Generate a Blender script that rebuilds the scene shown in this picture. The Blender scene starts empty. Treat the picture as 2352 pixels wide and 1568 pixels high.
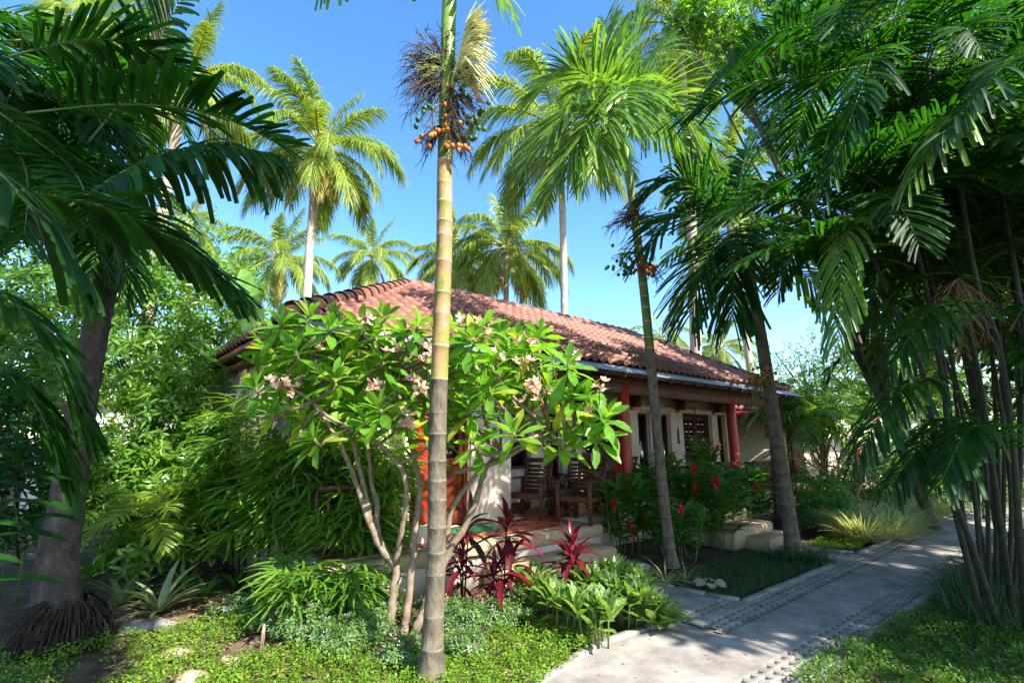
import bpy, math, random
import numpy as np
from mathutils import Vector, Matrix
RAD = math.radians
scene = bpy.context.scene
COL = scene.collection
R = random.Random(7)
N = np.random.default_rng(11)

# ------------------------------------------------------------ camera, sky, sun, exposure
EYE = 1.8
FPX = 1111.0                      # focal length in units where the picture is 2352 wide
PITCH = math.atan(228 / 1111)
cam = bpy.data.cameras.new('camera'); cam_o = bpy.data.objects.new('camera', cam); COL.objects.link(cam_o)
cam.sensor_width = 36; cam.lens = 36 * FPX / 2352; cam.clip_end = 3000; cam.clip_start = 0.05
cam_o.location = (0, 0, EYE); cam_o.rotation_euler = (math.pi / 2 + PITCH, 0, 0)
scene.camera = cam_o
SUN_AZ, SUN_EL = 132.0, 42.0      # azimuth clockwise from straight ahead
SUNV = Vector((math.sin(RAD(SUN_AZ)) * math.cos(RAD(SUN_EL)), math.cos(RAD(SUN_AZ)) * math.cos(RAD(SUN_EL)), math.sin(RAD(SUN_EL))))
world = bpy.data.worlds.new('World'); scene.world = world; world.use_nodes = True
wn = world.node_tree.nodes; wl = world.node_tree.links
sky = wn.new('ShaderNodeTexSky'); sky.sky_type = 'NISHITA'; sky.sun_disc = False
sky.sun_elevation = RAD(SUN_EL); sky.sun_rotation = RAD(SUN_AZ); sky.air_density = 1.0; sky.dust_density = 0.5; sky.ozone_density = 1.6
hsv = wn.new('ShaderNodeHueSaturation'); hsv.inputs['Saturation'].default_value = 1.27; hsv.inputs['Hue'].default_value = 0.50; hsv.inputs['Value'].default_value = 1.0
wl.new(sky.outputs[0], hsv.inputs['Color']); wl.new(hsv.outputs[0], wn['Background'].inputs[0]); wn['Background'].inputs[1].default_value = 0.15
sun = bpy.data.lights.new('sun', 'SUN'); sun.energy = 5.0; sun.angle = RAD(0.5); sun.color = (1.0, 0.94, 0.84)
sun_o = bpy.data.objects.new('sun', sun); COL.objects.link(sun_o)
sun_o.rotation_euler = SUNV.to_track_quat('Z', 'Y').to_euler()
scene.view_settings.view_transform = 'Standard'; scene.view_settings.look = 'None'
scene.view_settings.exposure = 1.5; scene.view_settings.gamma = 1.0; scene.view_settings.use_curve_mapping = False
scene.cycles.max_bounces = 6; scene.cycles.transparent_max_bounces = 6; scene.cycles.transmission_bounces = 4
scene.cycles.sample_clamp_indirect = 6

# ------------------------------------------------------------ helpers
CP, SP = math.cos(PITCH), math.sin(PITCH)
def _ray(x, y):
    a, b = x - 1176, 784 - y
    return (a, FPX * CP - b * SP, FPX * SP + b * CP)
def PY(x, y, Y):                  # point of the place seen at (x, y), Y metres ahead
    r = _ray(x, y); k = Y / r[1]; return Vector((r[0] * k, Y, EYE + r[2] * k))
def PZ(x, y, z=0.0):
    r = _ray(x, y); k = (z - EYE) / r[2]; return Vector((r[0] * k, r[1] * k, z))
TH = RAD(39.15)
U = Vector((math.cos(TH), math.sin(TH), 0)); W = Vector((-U.y, U.x, 0))
def H(s, d, z=0.0): return U * s + W * d + Vector((0, 0, z))
def SD(v): return (v.dot(U), v.dot(W))

class MB:
    def __init__(s): s.V = []; s.F = []; s.M = []; s.n = 0
    def add(s, V, F, m=0):
        V = np.asarray(V, dtype=np.float64).reshape(-1, 3)
        if len(V) == 0: return
        if not isinstance(F, list): F = [F]
        for f in F:
            f = np.asarray(f, dtype=np.int64)
            if f.size: s.F.append(f + s.n); s.M.append(np.full(len(f), m, dtype=np.int32))
        s.V.append(V); s.n += len(V)
    def mesh(s, name, mats, off=None, smooth=False):
        me = bpy.data.meshes.new(name)
        V = np.concatenate(s.V)
        if off is not None: V = V - np.array(off)
        me.vertices.add(len(V)); me.vertices.foreach_set('co', V.astype(np.float32).ravel())
        lens = np.concatenate([np.full(len(f), f.shape[1]) for f in s.F])
        idx = np.concatenate([f.ravel() for f in s.F])
        st = np.concatenate([[0], np.cumsum(lens)[:-1]])
        me.loops.add(len(idx)); me.loops.foreach_set('vertex_index', idx.astype(np.int32))
        me.polygons.add(len(lens)); me.polygons.foreach_set('loop_start', st.astype(np.int32))
        me.polygons.foreach_set('material_index', np.concatenate(s.M))
        if smooth: me.polygons.foreach_set('use_smooth', np.ones(len(lens), dtype=bool))
        for m in (mats if isinstance(mats, (list, tuple)) else [mats]): me.materials.append(m)
        me.update(calc_edges=True); me.validate()
        return me
    def box(s, x0, x1, y0, y1, z0, z1, m=0, bev=0.0):
        if bev <= 0:
            V = [(x, y, z) for z in (z0, z1) for x, y in ((x0, y0), (x1, y0), (x1, y1), (x0, y1))]
            F = [(0, 3, 2, 1), (4, 5, 6, 7), (0, 1, 5, 4), (1, 2, 6, 5), (2, 3, 7, 6), (3, 0, 4, 7)]
            s.add(V, np.array(F), m)
        else:
            b = min(bev, abs(x1 - x0) * .45, abs(y1 - y0) * .45, abs(z1 - z0) * .45)
            V = []
            for z, i, c in ((z0, b, b * .3), (z0 + b, 0, b), (z1 - b, 0, b), (z1, b, b * .3)):
                V += [(x, y, z) for x, y in ((x0 + i + c, y0 + i), (x1 - i - c, y0 + i), (x1 - i, y0 + i + c), (x1 - i, y1 - i - c), (x1 - i - c, y1 - i), (x0 + i + c, y1 - i), (x0 + i, y1 - i - c), (x0 + i, y0 + i + c))]
            F = []
            for r in range(3):
                for k in range(8): F.append((r * 8 + k, r * 8 + (k + 1) % 8, r * 8 + 8 + (k + 1) % 8, r * 8 + 8 + k))
            s.add(V, [np.array(F), np.array([[7, 6, 5, 4, 3, 2, 1, 0]]), np.array([[24 + k for k in range(8)]])], m)
    def obox(s, a, b, w, h, m=0, up=(0, 0, 1)):      # bar of section w x h from a to b
        a, b = Vector(a), Vector(b); t = (b - a).normalized(); up = Vector(up)
        x = t.cross(up)
        if x.length < 1e-4: x = t.cross(Vector((1, 0, 0)))
        x.normalize(); y = x.cross(t)
        V = []
        for p in (a, b):
            for i, j in ((-1, -1), (1, -1), (1, 1), (-1, 1)): V.append(p + x * (w / 2 * i) + y * (h / 2 * j))
        s.add([tuple(v) for v in V], np.array([(0, 1, 2, 3), (7, 6, 5, 4), (0, 4, 5, 1), (1, 5, 6, 2), (2, 6, 7, 3), (3, 7, 4, 0)]), m)
    def tube(s, pts, rad, seg=8, m=0, cap=True, mats=None):
        P = np.array([tuple(p) for p in pts], dtype=float); n = len(P)
        rad = np.broadcast_to(np.asarray(rad, dtype=float), (n,))
        T = np.gradient(P, axis=0); T /= np.linalg.norm(T, axis=1)[:, None] + 1e-9
        ref = np.array([1.0, 0.05, 0]) if abs(T[0, 2]) > .6 else np.array([0, 0, 1.0])
        X = np.cross(T, ref); X /= np.linalg.norm(X, axis=1)[:, None] + 1e-9
        Yv = np.cross(T, X)
        a = np.arange(seg) / seg * 2 * math.pi
        V = P[:, None] + rad[:, None, None] * (np.cos(a)[None, :, None] * X[:, None] + np.sin(a)[None, :, None] * Yv[:, None])
        F = []
        k = np.arange(seg); k2 = (k + 1) % seg
        base = s.n
        fs = []; ms = []
        for i in range(n - 1):
            fs.append(np.stack([i * seg + k, (i + 1) * seg + k, (i + 1) * seg + k2, i * seg + k2], 1))
            ms.append(np.full(seg, (mats[i] if mats is not None else m), dtype=np.int32))
        s.F.append(np.concatenate(fs) + s.n); s.M.append(np.concatenate(ms))
        if cap:
            s.F.append(np.array([list(range(seg))]) + s.n); s.M.append(np.array([ms[0][0]], dtype=np.int32))
            s.F.append(np.array([[(n - 1) * seg + q for q in reversed(range(seg))]]) + s.n); s.M.append(np.array([ms[-1][0]], dtype=np.int32))
        s.V.append(V.reshape(-1, 3)); s.n += n * seg

def spline(pts, n=4, rad=None):
    P = [Vector(p) for p in pts]; out = []; ro = []
    for i in range(len(P) - 1):
        p0 = P[i - 1] if i else P[i] * 2 - P[i + 1]; p1, p2 = P[i], P[i + 1]; p3 = P[i + 2] if i + 2 < len(P) else P[i + 1] * 2 - P[i]
        for k in range(n):
            t = k / n
            out.append(0.5 * ((2 * p1) + (p2 - p0) * t + (2 * p0 - 5 * p1 + 4 * p2 - p3) * t * t + (3 * p1 - p0 - 3 * p2 + p3) * t ** 3))
            if rad: ro.append(rad[i] * (1 - t) + rad[i + 1] * t)
    out.append(P[-1])
    if rad: ro.append(rad[-1]); return out, ro
    return out

def thing(name, loc, label, cat, group=None, kind=None, rz=0.0):
    o = bpy.data.objects.new(name, None); COL.objects.link(o); o.location = loc; o.rotation_euler = (0, 0, rz)
    o.empty_display_size = .2
    o['label'] = label; o['category'] = cat
    if group: o['group'] = group
    if kind: o['kind'] = kind
    return o
def part(name, mb, mats, root, kind=None, label=None, smooth=False, local=False):
    if isinstance(mb, MB):
        me = mb.mesh(name, mats, None if (root is None or local) else root_off(root), smooth)
    else: me = mb
    o = bpy.data.objects.new(name, me); COL.objects.link(o)
    if root is not None: o.parent = root
    if kind: o['kind'] = kind
    if label: o['label'] = label
    return o
def root_off(r):
    v = Vector((0, 0, 0))
    while r is not None: v += r.location; r = r.parent
    return tuple(v)
def single(name, mb, mats, label=None, cat=None, group=None, kind=None, smooth=False):
    o = part(name, mb, mats, None, kind=kind, smooth=smooth)
    if label: o['label'] = label
    if cat: o['category'] = cat
    if group: o['group'] = group
    return o

# ------------------------------------------------------------ materials
def _mat(name):
    m = bpy.data.materials.new(name); m.use_nodes = True; nt = m.node_tree
    return m, nt, nt.nodes, nt.links, nt.nodes['Principled BSDF']
def ramp(n, l, fac, stops):
    r = n.new('ShaderNodeValToRGB'); e = r.color_ramp.elements
    while len(e) < len(stops): e.new(0.5)
    for el, (p, c) in zip(e, stops): el.position = p; el.color = (*c, 1)
    l.new(fac, r.inputs[0]); return r.outputs[0]
def noise_mat(name, stops, scale=8, rough=.7, bump=0.2, detail=6, spec=.3, fine=60, bdist=.01, stretch=None, metal=0):
    m, nt, n, l, b = _mat(name)
    tc = n.new('ShaderNodeTexCoord'); src = tc.outputs['Object']
    if stretch:
        mp = n.new('ShaderNodeMapping'); mp.inputs['Scale'].default_value = stretch; l.new(src, mp.inputs[0]); src = mp.outputs[0]
    t = n.new('ShaderNodeTexNoise'); t.inputs['Scale'].default_value = scale; t.inputs['Detail'].default_value = detail; t.inputs['Roughness'].default_value = .65
    l.new(src, t.inputs['Vector'])
    l.new(ramp(n, l, t.outputs[0], stops), b.inputs['Base Color'])
    b.inputs['Roughness'].default_value = rough; b.inputs['Specular IOR Level'].default_value = spec; b.inputs['Metallic'].default_value = metal
    if bump:
        t2 = n.new('ShaderNodeTexNoise'); t2.inputs['Scale'].default_value = fine; t2.inputs['Detail'].default_value = 5; l.new(src, t2.inputs['Vector'])
        bp = n.new('ShaderNodeBump'); bp.inputs['Strength'].default_value = bump; bp.inputs['Distance'].default_value = bdist
        l.new(t2.outputs[0], bp.inputs['Height']); l.new(bp.outputs[0], b.inputs['Normal'])
    return m
def leaf_mat(name, c1, c2, trans=.35, rough=.38, tcol=None, spec=.5, c3=None):
    m, nt, n, l, b = _mat(name)
    g = n.new('ShaderNodeNewGeometry'); oi = n.new('ShaderNodeObjectInfo')
    ad = n.new('ShaderNodeMath'); ad.operation = 'ADD'; l.new(g.outputs['Random Per Island'], ad.inputs[0]); l.new(oi.outputs['Random'], ad.inputs[1])
    fr = n.new('ShaderNodeMath'); fr.operation = 'FRACT'; l.new(ad.outputs[0], fr.inputs[0])
    st = [(0.0, c1), (0.85, c2)] + ([(0.97, c3)] if c3 else [])
    col = ramp(n, l, fr.outputs[0], st)
    tc = n.new('ShaderNodeTexCoord'); t = n.new('ShaderNodeTexNoise'); t.inputs['Scale'].default_value = 9; t.inputs['Detail'].default_value = 4; l.new(tc.outputs['Object'], t.inputs['Vector'])
    hs = n.new('ShaderNodeHueSaturation'); mr = n.new('ShaderNodeMapRange'); mr.inputs[1].default_value = .25; mr.inputs[2].default_value = .75; mr.inputs[3].default_value = .7; mr.inputs[4].default_value = 1.25
    l.new(t.outputs[0], mr.inputs[0]); l.new(mr.outputs[0], hs.inputs['Value']); l.new(col, hs.inputs['Color'])
    l.new(hs.outputs[0], b.inputs['Base Color']); b.inputs['Roughness'].default_value = rough; b.inputs['Specular IOR Level'].default_value = spec
    tr = n.new('ShaderNodeBsdfTranslucent')
    mx = n.new('ShaderNodeMixRGB'); mx.blend_type = 'MULTIPLY'; mx.inputs[0].default_value = 1
    l.new(hs.outputs[0], mx.inputs[1]); mx.inputs[2].default_value = (*(tcol or (2.6, 2.4, .9)), 1)
    l.new(mx.outputs[0], tr.inputs[0])
    ms = n.new('ShaderNodeMixShader'); ms.inputs[0].default_value = trans
    l.new(b.outputs[0], ms.inputs[1]); l.new(tr.outputs[0], ms.inputs[2]); l.new(ms.outputs[0], n['Material Output'].inputs[0])
    return m
M = {}
M['coco_leaf'] = leaf_mat('coconut_leaf', (.09, .185, .022), (.25, .31, .045), .32, .34)
M['coco_old'] = leaf_mat('coconut_leaf_old', (.26, .22, .05), (.32, .30, .07), .3, .4)
M['coco_rachis'] = noise_mat('coconut_rachis', [(.3, (.30, .33, .06)), (.7, (.42, .40, .10))], 5, .5, .1)
M['areca_leaf'] = leaf_mat('areca_leaf', (.055, .145, .018), (.13, .25, .03), .32, .36)
M['areca_dark'] = leaf_mat('palm_leaf_shade_tint', (.007, .033, .005), (.02, .080, .009), .38, .5, (2.6, 3.0, .8), spec=.25)  # darker than the areca leaf, with shade worked into the green
M['areca_lite'] = leaf_mat('young_palm_leaf', (.16, .28, .03), (.26, .34, .05), .4, .35)
M['rachis_g'] = noise_mat('green_rachis', [(.3, (.07, .13, .03)), (.7, (.14, .2, .05))], 6, .5, .1)
M['frangi_leaf'] = leaf_mat('frangipani_leaf', (.07, .205, .016), (.15, .32, .03), .4, .4, spec=.35, c3=(.30, .32, .04))
M['shrub_leaf'] = leaf_mat('glossy_shrub_leaf', (.045, .14, .016), (.15, .28, .035), .35, .3, spec=.6)
M['rhapis'] = leaf_mat('lady_palm_leaf', (.07, .19, .02), (.16, .30, .04), .35, .32)
M['tree_leaf'] = leaf_mat('tree_leaf', (.05, .15, .014), (.11, .24, .02), .4, .38)
M['bg_leaf'] = leaf_mat('background_leaf', (.03, .095, .012), (.12, .235, .028), .4, .35)
M['cover'] = leaf_mat('ground_cover_leaf', (.06, .16, .013), (.19, .31, .03), .35, .45, spec=.3)
M['lowshrub'] = leaf_mat('low_shrub_leaf', (.07, .16, .04), (.16, .27, .08), .35, .5)
M['cordy'] = leaf_mat('cordyline_leaf', (.07, .007, .014), (.19, .015, .03), .3, .32, (2.2, 1.2, 1.2), c3=(.05, .035, .02))
M['aglao'] = leaf_mat('aglaonema_leaf', (.06, .17, .02), (.16, .27, .05), .35, .3)
M['ginger'] = leaf_mat('ginger_leaf', (.045, .155, .02), (.09, .24, .03), .35, .32)
M['cover_d'] = leaf_mat('cover_leaf_shade_tint', (.045, .125, .014), (.10, .20, .02), .3, .5, spec=.25)  # same creeping leaf as the ground cover, deep shade put into its colour
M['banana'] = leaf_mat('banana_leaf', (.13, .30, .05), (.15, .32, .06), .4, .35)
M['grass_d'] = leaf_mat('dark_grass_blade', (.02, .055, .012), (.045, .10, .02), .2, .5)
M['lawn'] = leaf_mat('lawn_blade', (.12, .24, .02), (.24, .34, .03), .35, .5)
M['liriope'] = leaf_mat('variegated_grass_blade', (.20, .27, .13), (.46, .50, .34), .3, .45)
M['spider'] = leaf_mat('striped_blade', (.16, .24, .07), (.42, .46, .24), .3, .4)
M['crinum'] = leaf_mat('striped_lily_blade', (.10, .18, .06), (.26, .32, .16), .3, .4)
M['petal_w'] = leaf_mat('frangipani_petal', (.84, .40, .34), (.88, .66, .48), .25, .5, (1, .9, .9))
M['petal_p'] = leaf_mat('frangipani_bud', (.65, .22, .20), (.75, .35, .30), .25, .5, (1, .7, .7))
M['petal_y'] = leaf_mat('frangipani_heart', (.85, .60, .10), (.85, .65, .15), .2, .5, (1, .9, .5))
M['red_fl'] = leaf_mat('ginger_blossom', (.65, .012, .03), (.80, .03, .06), .2, .4, (1.1, 1, 1))
M['pink_fl'] = leaf_mat('small_pink_flower', (.55, .22, .45), (.72, .45, .62), .3, .5, (1, 1, 1))
M['caladium'] = leaf_mat('caladium_leaf', (.55, .30, .28), (.45, .42, .25), .35, .5, (1.1, 1, 1))
M['dry'] = leaf_mat('dry_leaf', (.20, .12, .05), (.36, .24, .11), .15, .6, (1.2, 1, .8))
M['cream_infl'] = noise_mat('cream_flower_stem', [(.3, (.62, .62, .26)), (.7, (.74, .72, .38))], 20, .6, 0)
M['dark_infl'] = noise_mat('dry_flower_stem', [(.3, (.04, .025, .02)), (.7, (.10, .07, .045))], 20, .8, 0)
M['green_infl'] = noise_mat('green_flower_stem', [(.3, (.14, .19, .04)), (.7, (.22, .26, .07))], 20, .6, 0)
M['nut_o'] = noise_mat('ripe_nut', [(.35, (.30, .10, .02)), (.7, (.50, .20, .04))], 30, .45, .1)
M['nut_g'] = noise_mat('green_nut', [(.35, (.03, .08, .015)), (.7, (.06, .13, .03))], 30, .45, .1)
M['spathe'] = noise_mat('dry_spathe', [(.3, (.60, .32, .16)), (.7, (.72, .45, .26))], 10, .6, .1)
M['trunk_grey'] = noise_mat('areca_bark_grey', [(.25, (.045, .036, .026)), (.42, (.10, .08, .055)), (.6, (.16, .135, .095)), (.8, (.27, .23, .17))], 14, .85, .5, fine=40, bdist=.02, stretch=(1, 1, .45))
M['trunk_tan'] = noise_mat('areca_bark_tan', [(.30, (.13, .15, .03)), (.46, (.24, .215, .05)), (.55, (.40, .21, .11)), (.8, (.52, .35, .24))], 7, .6, .2, fine=40, stretch=(1, 1, .6))
M['trunk_green'] = noise_mat('areca_bark_green', [(.3, (.045, .09, .02)), (.5, (.10, .16, .03)), (.8, (.22, .20, .07))], 9, .55, .2, stretch=(1, 1, .5))
M['shaft'] = noise_mat('crownshaft', [(.3, (.12, .22, .03)), (.7, (.20, .30, .055))], 4, .35, .05)
M['ring'] = noise_mat('leaf_scar', [(.35, (.30, .22, .15)), (.7, (.52, .42, .33))], 30, .9, .3)
M['ringd'] = noise_mat('leaf_scar_grey', [(.35, (.10, .085, .07)), (.7, (.26, .23, .19))], 30, .9, .3)
M['coco_bark'] = noise_mat('coconut_bark', [(.25, (.022, .017, .013)), (.5, (.062, .048, .037)), (.8, (.15, .12, .095))], 10, .9, .7, fine=45, bdist=.03, stretch=(1, 1, .5))
M['coco_far'] = noise_mat('coconut_bark_pale', [(.3, (.34, .26, .21)), (.7, (.55, .45, .38))], 4, .9, .4)
M['fiber'] = noise_mat('palm_fiber', [(.3, (.014, .010, .007)), (.7, (.05, .036, .026))], 12, .95, .6)
M['branch'] = noise_mat('frangipani_bark', [(.3, (.11, .08, .055)), (.55, (.24, .18, .125)), (.8, (.36, .29, .22))], 18, .8, .3, fine=50)
M['dbranch'] = noise_mat('dark_bark', [(.3, (.045, .035, .025)), (.7, (.14, .11, .08))], 14, .9, .4)
M['cane_ring'] = noise_mat('cane_ring', [(.3, (.03, .03, .02)), (.7, (.08, .075, .055))], 20, .9, .1)
M['bamboo'] = noise_mat('cane_stem', [(.3, (.014, .018, .009)), (.6, (.032, .036, .017)), (.8, (.075, .07, .042))], 8, .6, .3)
M['soil'] = noise_mat('soil', [(.25, (.035, .024, .014)), (.5, (.09, .062, .038)), (.75, (.22, .16, .10))], 3.5, 1, .8, fine=30, bdist=.04, detail=10)
M['cellsoil'] = noise_mat('cell_soil', [(.3, (.06, .062, .03)), (.7, (.13, .115, .075))], 40, 1, .5)
M['concrete'] = noise_mat('path_concrete', [(.22, (.10, .09, .08)), (.45, (.24, .215, .195)), (.62, (.34, .315, .285)), (.82, (.42, .395, .365))], 2.6, .9, .5, fine=140, bdist=.006, detail=10)
M['kerb'] = noise_mat('kerb_concrete', [(.25, (.16, .15, .13)), (.6, (.30, .28, .25)), (.8, (.40, .38, .34))], 9, .95, .6, fine=70, bdist=.01, detail=8)
M['pebble'] = noise_mat('washed_aggregate', [(.3, (.26, .17, .085)), (.5, (.44, .32, .19)), (.75, (.58, .46, .31))], 90, .85, .6, fine=160, bdist=.006)
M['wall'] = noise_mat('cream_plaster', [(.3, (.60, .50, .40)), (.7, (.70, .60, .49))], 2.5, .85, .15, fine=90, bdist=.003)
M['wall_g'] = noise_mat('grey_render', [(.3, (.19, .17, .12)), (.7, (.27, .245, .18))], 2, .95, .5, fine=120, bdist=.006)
M['red'] = noise_mat('red_paint', [(.3, (.30, .016, .008)), (.7, (.44, .032, .014))], 3, .35, .1, spec=.5, stretch=(1, 1, .3))
M['door'] = noise_mat('door_wood', [(.3, (.09, .016, .007)), (.7, (.19, .038, .015))], 14, .35, .15, stretch=(4, 4, .5))
M['dwood'] = noise_mat('dark_wood', [(.3, (.06, .022, .014)), (.7, (.14, .055, .032))], 12, .4, .2, stretch=(3, 3, .6))
M['beam'] = noise_mat('beam_wood', [(.3, (.10, .045, .028)), (.7, (.20, .095, .06))], 8, .6, .2)
M['soffit'] = noise_mat('soffit_board', [(.3, (.16, .16, .09)), (.7, (.24, .24, .14))], 5, .8, .1)
M['sheet'] = leaf_mat('corrugated_sheet', (.46, .52, .64), (.55, .60, .72), .35, .35, (1, 1, 1))
M['curtain'] = noise_mat('green_curtain', [(.3, (.16, .30, .22)), (.7, (.30, .46, .36))], 18, .8, 0, stretch=(6, 6, .2))
M['tile'] = noise_mat('porch_tile', [(.3, (.33, .075, .035)), (.7, (.46, .13, .065))], 6, .4, .05)
M['grout'] = noise_mat('porch_grout', [(.3, (.48, .38, .27)), (.7, (.56, .46, .34))], 20, .9, .1)
M['mat'] = noise_mat('door_mat', [(.3, (.02, .13, .05)), (.7, (.04, .22, .09))], 60, 1, .5)
M['stone'] = noise_mat('garden_stone', [(.3, (.30, .19, .11)), (.6, (.46, .33, .22)), (.8, (.56, .46, .35))], 5, .9, .6, fine=25, bdist=.02)
M['rubble'] = noise_mat('grey_rubble', [(.3, (.10, .09, .08)), (.7, (.28, .25, .22))], 9, 1, .8, fine=20, bdist=.03)
M['white'] = noise_mat('white_paint', [(.3, (.72, .70, .66)), (.7, (.80, .78, .74))], 4, .6, .05)
M['teal'] = noise_mat('teal_tarpaulin', [(.3, (.02, .35, .28)), (.7, (.05, .48, .40))], 3, .5, .1)
M['metal'] = noise_mat('brushed_metal', [(.3, (.45, .45, .45)), (.7, (.6, .6, .6))], 20, .3, 0, metal=.9)
M['black'] = noise_mat('black_plaque', [(.3, (.015, .013, .01)), (.7, (.03, .025, .02))], 20, .4, .1)
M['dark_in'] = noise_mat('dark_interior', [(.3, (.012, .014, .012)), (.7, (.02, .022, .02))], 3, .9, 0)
def tile_mat():
    m, nt, n, l, b = _mat('roof_tile_clay')
    oi = n.new('ShaderNodeObjectInfo'); g = n.new('ShaderNodeNewGeometry'); ad = n.new('ShaderNodeMath'); ad.operation = 'ADD'
    l.new(g.outputs['Random Per Island'], ad.inputs[0]); l.new(oi.outputs['Random'], ad.inputs[1])
    fr = n.new('ShaderNodeMath'); fr.operation = 'FRACT'; l.new(ad.outputs[0], fr.inputs[0])
    c = ramp(n, l, fr.outputs[0], [(0, (.18, .068, .044)), (.5, (.225, .088, .058)), (.9, (.265, .11, .075))])
    tc = n.new('ShaderNodeTexCoord'); t = n.new('ShaderNodeTexNoise'); t.inputs['Scale'].default_value = 12; t.inputs['Detail'].default_value = 6
    l.new(g.outputs['Position'], t.inputs['Vector'])
    mx = n.new('ShaderNodeMixRGB'); mx.blend_type = 'MULTIPLY'; mx.inputs[0].default_value = .8; l.new(c, mx.inputs[1])
    l.new(ramp(n, l, t.outputs[0], [(.3, (.80, .78, .78)), (.7, (1.1, 1.08, 1.05))]), mx.inputs[2]); l.new(mx.outputs[0], b.inputs['Base Color'])
    b.inputs['Roughness'].default_value = .55; b.inputs['Specular IOR Level'].default_value = .5
    return m
M['roof'] = tile_mat()
def glass_mat():
    m, nt, n, l, b = _mat('window_glass')
    b.inputs['Base Color'].default_value = (.9, .95, .92, 1); b.inputs['Roughness'].default_value = .03
    tr = n.new('ShaderNodeBsdfTransparent'); tr.inputs[0].default_value = (.75, .85, .8, 1)
    gl = n.new('ShaderNodeBsdfGlossy'); gl.inputs['Roughness'].default_value = .02
    fz = n.new('ShaderNodeFresnel'); fz.inputs[0].default_value = 1.9
    ms = n.new('ShaderNodeMixShader'); l.new(fz.outputs[0], ms.inputs[0]); l.new(tr.outputs[0], ms.inputs[1]); l.new(gl.outputs[0], ms.inputs[2])
    l.new(ms.outputs[0], n['Material Output'].inputs[0]); return m
M['glass'] = glass_mat()
def aglao_mat():
    # aglaonema: pale feathered patches on green
    m = leaf_mat('aglaonema_feathered', (.05, .15, .02), (.09, .20, .03), .35, .3)
    n = m.node_tree.nodes; l = m.node_tree.links
    rp = [x for x in n if x.type == 'VALTORGB'][0]; hs = [x for x in n if x.type == 'HUE_SAT'][0]
    tc = n.new('ShaderNodeTexCoord'); t = n.new('ShaderNodeTexNoise'); t.inputs['Scale'].default_value = 30; t.inputs['Detail'].default_value = 3
    l.new(tc.outputs['Object'], t.inputs['Vector'])
    mx = n.new('ShaderNodeMixRGB'); mx.inputs[2].default_value = (.28, .37, .14, 1)
    r2 = n.new('ShaderNodeMapRange'); r2.inputs[1].default_value = .48; r2.inputs[2].default_value = .58; l.new(t.outputs[0], r2.inputs[0])
    l.new(r2.outputs[0], mx.inputs[0]); l.new(rp.outputs[0], mx.inputs[1]); l.new(mx.outputs[0], hs.inputs['Color'])
    return m
M['aglao'] = aglao_mat()

# ------------------------------------------------------------ leaves
def unit(a): return a / (np.linalg.norm(a, axis=-1, keepdims=True) + 1e-9)
def tmpl(n=3, w=.25, fold=.15, curl=.25, prof=None):
    """unit leaf along +X; three columns of vertices, folded along the midrib and curling down"""
    t = np.linspace(0, 1, n + 1)
    pr = np.array([prof(x) for x in t]) if prof is not None else np.sin(np.pi * (t * .9 + .05)) ** .8
    V = []
    for ti, p in zip(t, pr):
        hw = w / 2 * p; x = ti * (1 - .12 * curl * ti); z = -curl * ti * ti * .5
        V += [(x, -hw, z + fold * hw), (x, 0, z), (x, hw, z + fold * hw)]
    F = []
    for i in range(n):
        a = i * 3
        F += [(a, a + 3, a + 4, a + 1), (a + 1, a + 4, a + 5, a + 2)]
    return np.array(V), np.array(F)
lance = lambda t: max(.04, math.sin(math.pi * min(1, t * .94 + .06)) ** .75)
obov = lambda t: max(.06, (math.sin(math.pi * (t ** 1.35) * .97 + .06 * (1 - t))) ** .8)
strap = lambda t: max(.05, min(1, t * 6 + .35) * (1 - t ** 4) ** .6)
L_FRANGI = tmpl(4, .34, .25, .35, obov)
L_SHRUB = tmpl(3, .26, .3, .35, lance)
L_OVAL = tmpl(2, .55, .2, .2, lance)
L_SMALL = tmpl(2, .45, .3, .3, lance)
L_STRAP = tmpl(4, .12, .5, .9, strap)
L_CORDY = tmpl(5, .2, .5, .75, lance)
L_GINGER = tmpl(4, .24, .35, .5, lance)
L_AGL = tmpl(4, .36, .35, .4, lance)
L_BLADE = tmpl(2, .05, .2, .5, lambda t: max(.05, 1 - t))
L_BLADE3 = tmpl(4, .045, .4, 1.3, strap)
def frames(D, Nn):
    X = unit(D); Y = unit(np.cross(Nn, X)); Z = np.cross(X, Y); return X, Y, Z
def scatter(mb, T, P, D, Nn, S, ws=None, m=0):
    V, F = T; P = np.asarray(P, float); k = len(P)
    if k == 0: return
    S = np.broadcast_to(np.asarray(S, float), (k,)); ws = np.ones(k) if ws is None else np.broadcast_to(np.asarray(ws, float), (k,))
    X, Y, Z = frames(np.asarray(D, float), np.asarray(Nn, float))
    VV = P[:, None] + S[:, None, None] * (V[None, :, 0:1] * X[:, None] + (ws[:, None] * V[None, :, 1])[..., None] * Y[:, None] + V[None, :, 2:3] * Z[:, None])
    FF = F[None] + (np.arange(k) * len(V))[:, None, None]
    mb.add(VV.reshape(-1, 3), FF.reshape(-1, F.shape[1]), m)
def rnd_dir(k): return unit(N.normal(size=(k, 3)))
_tm = {}
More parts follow.
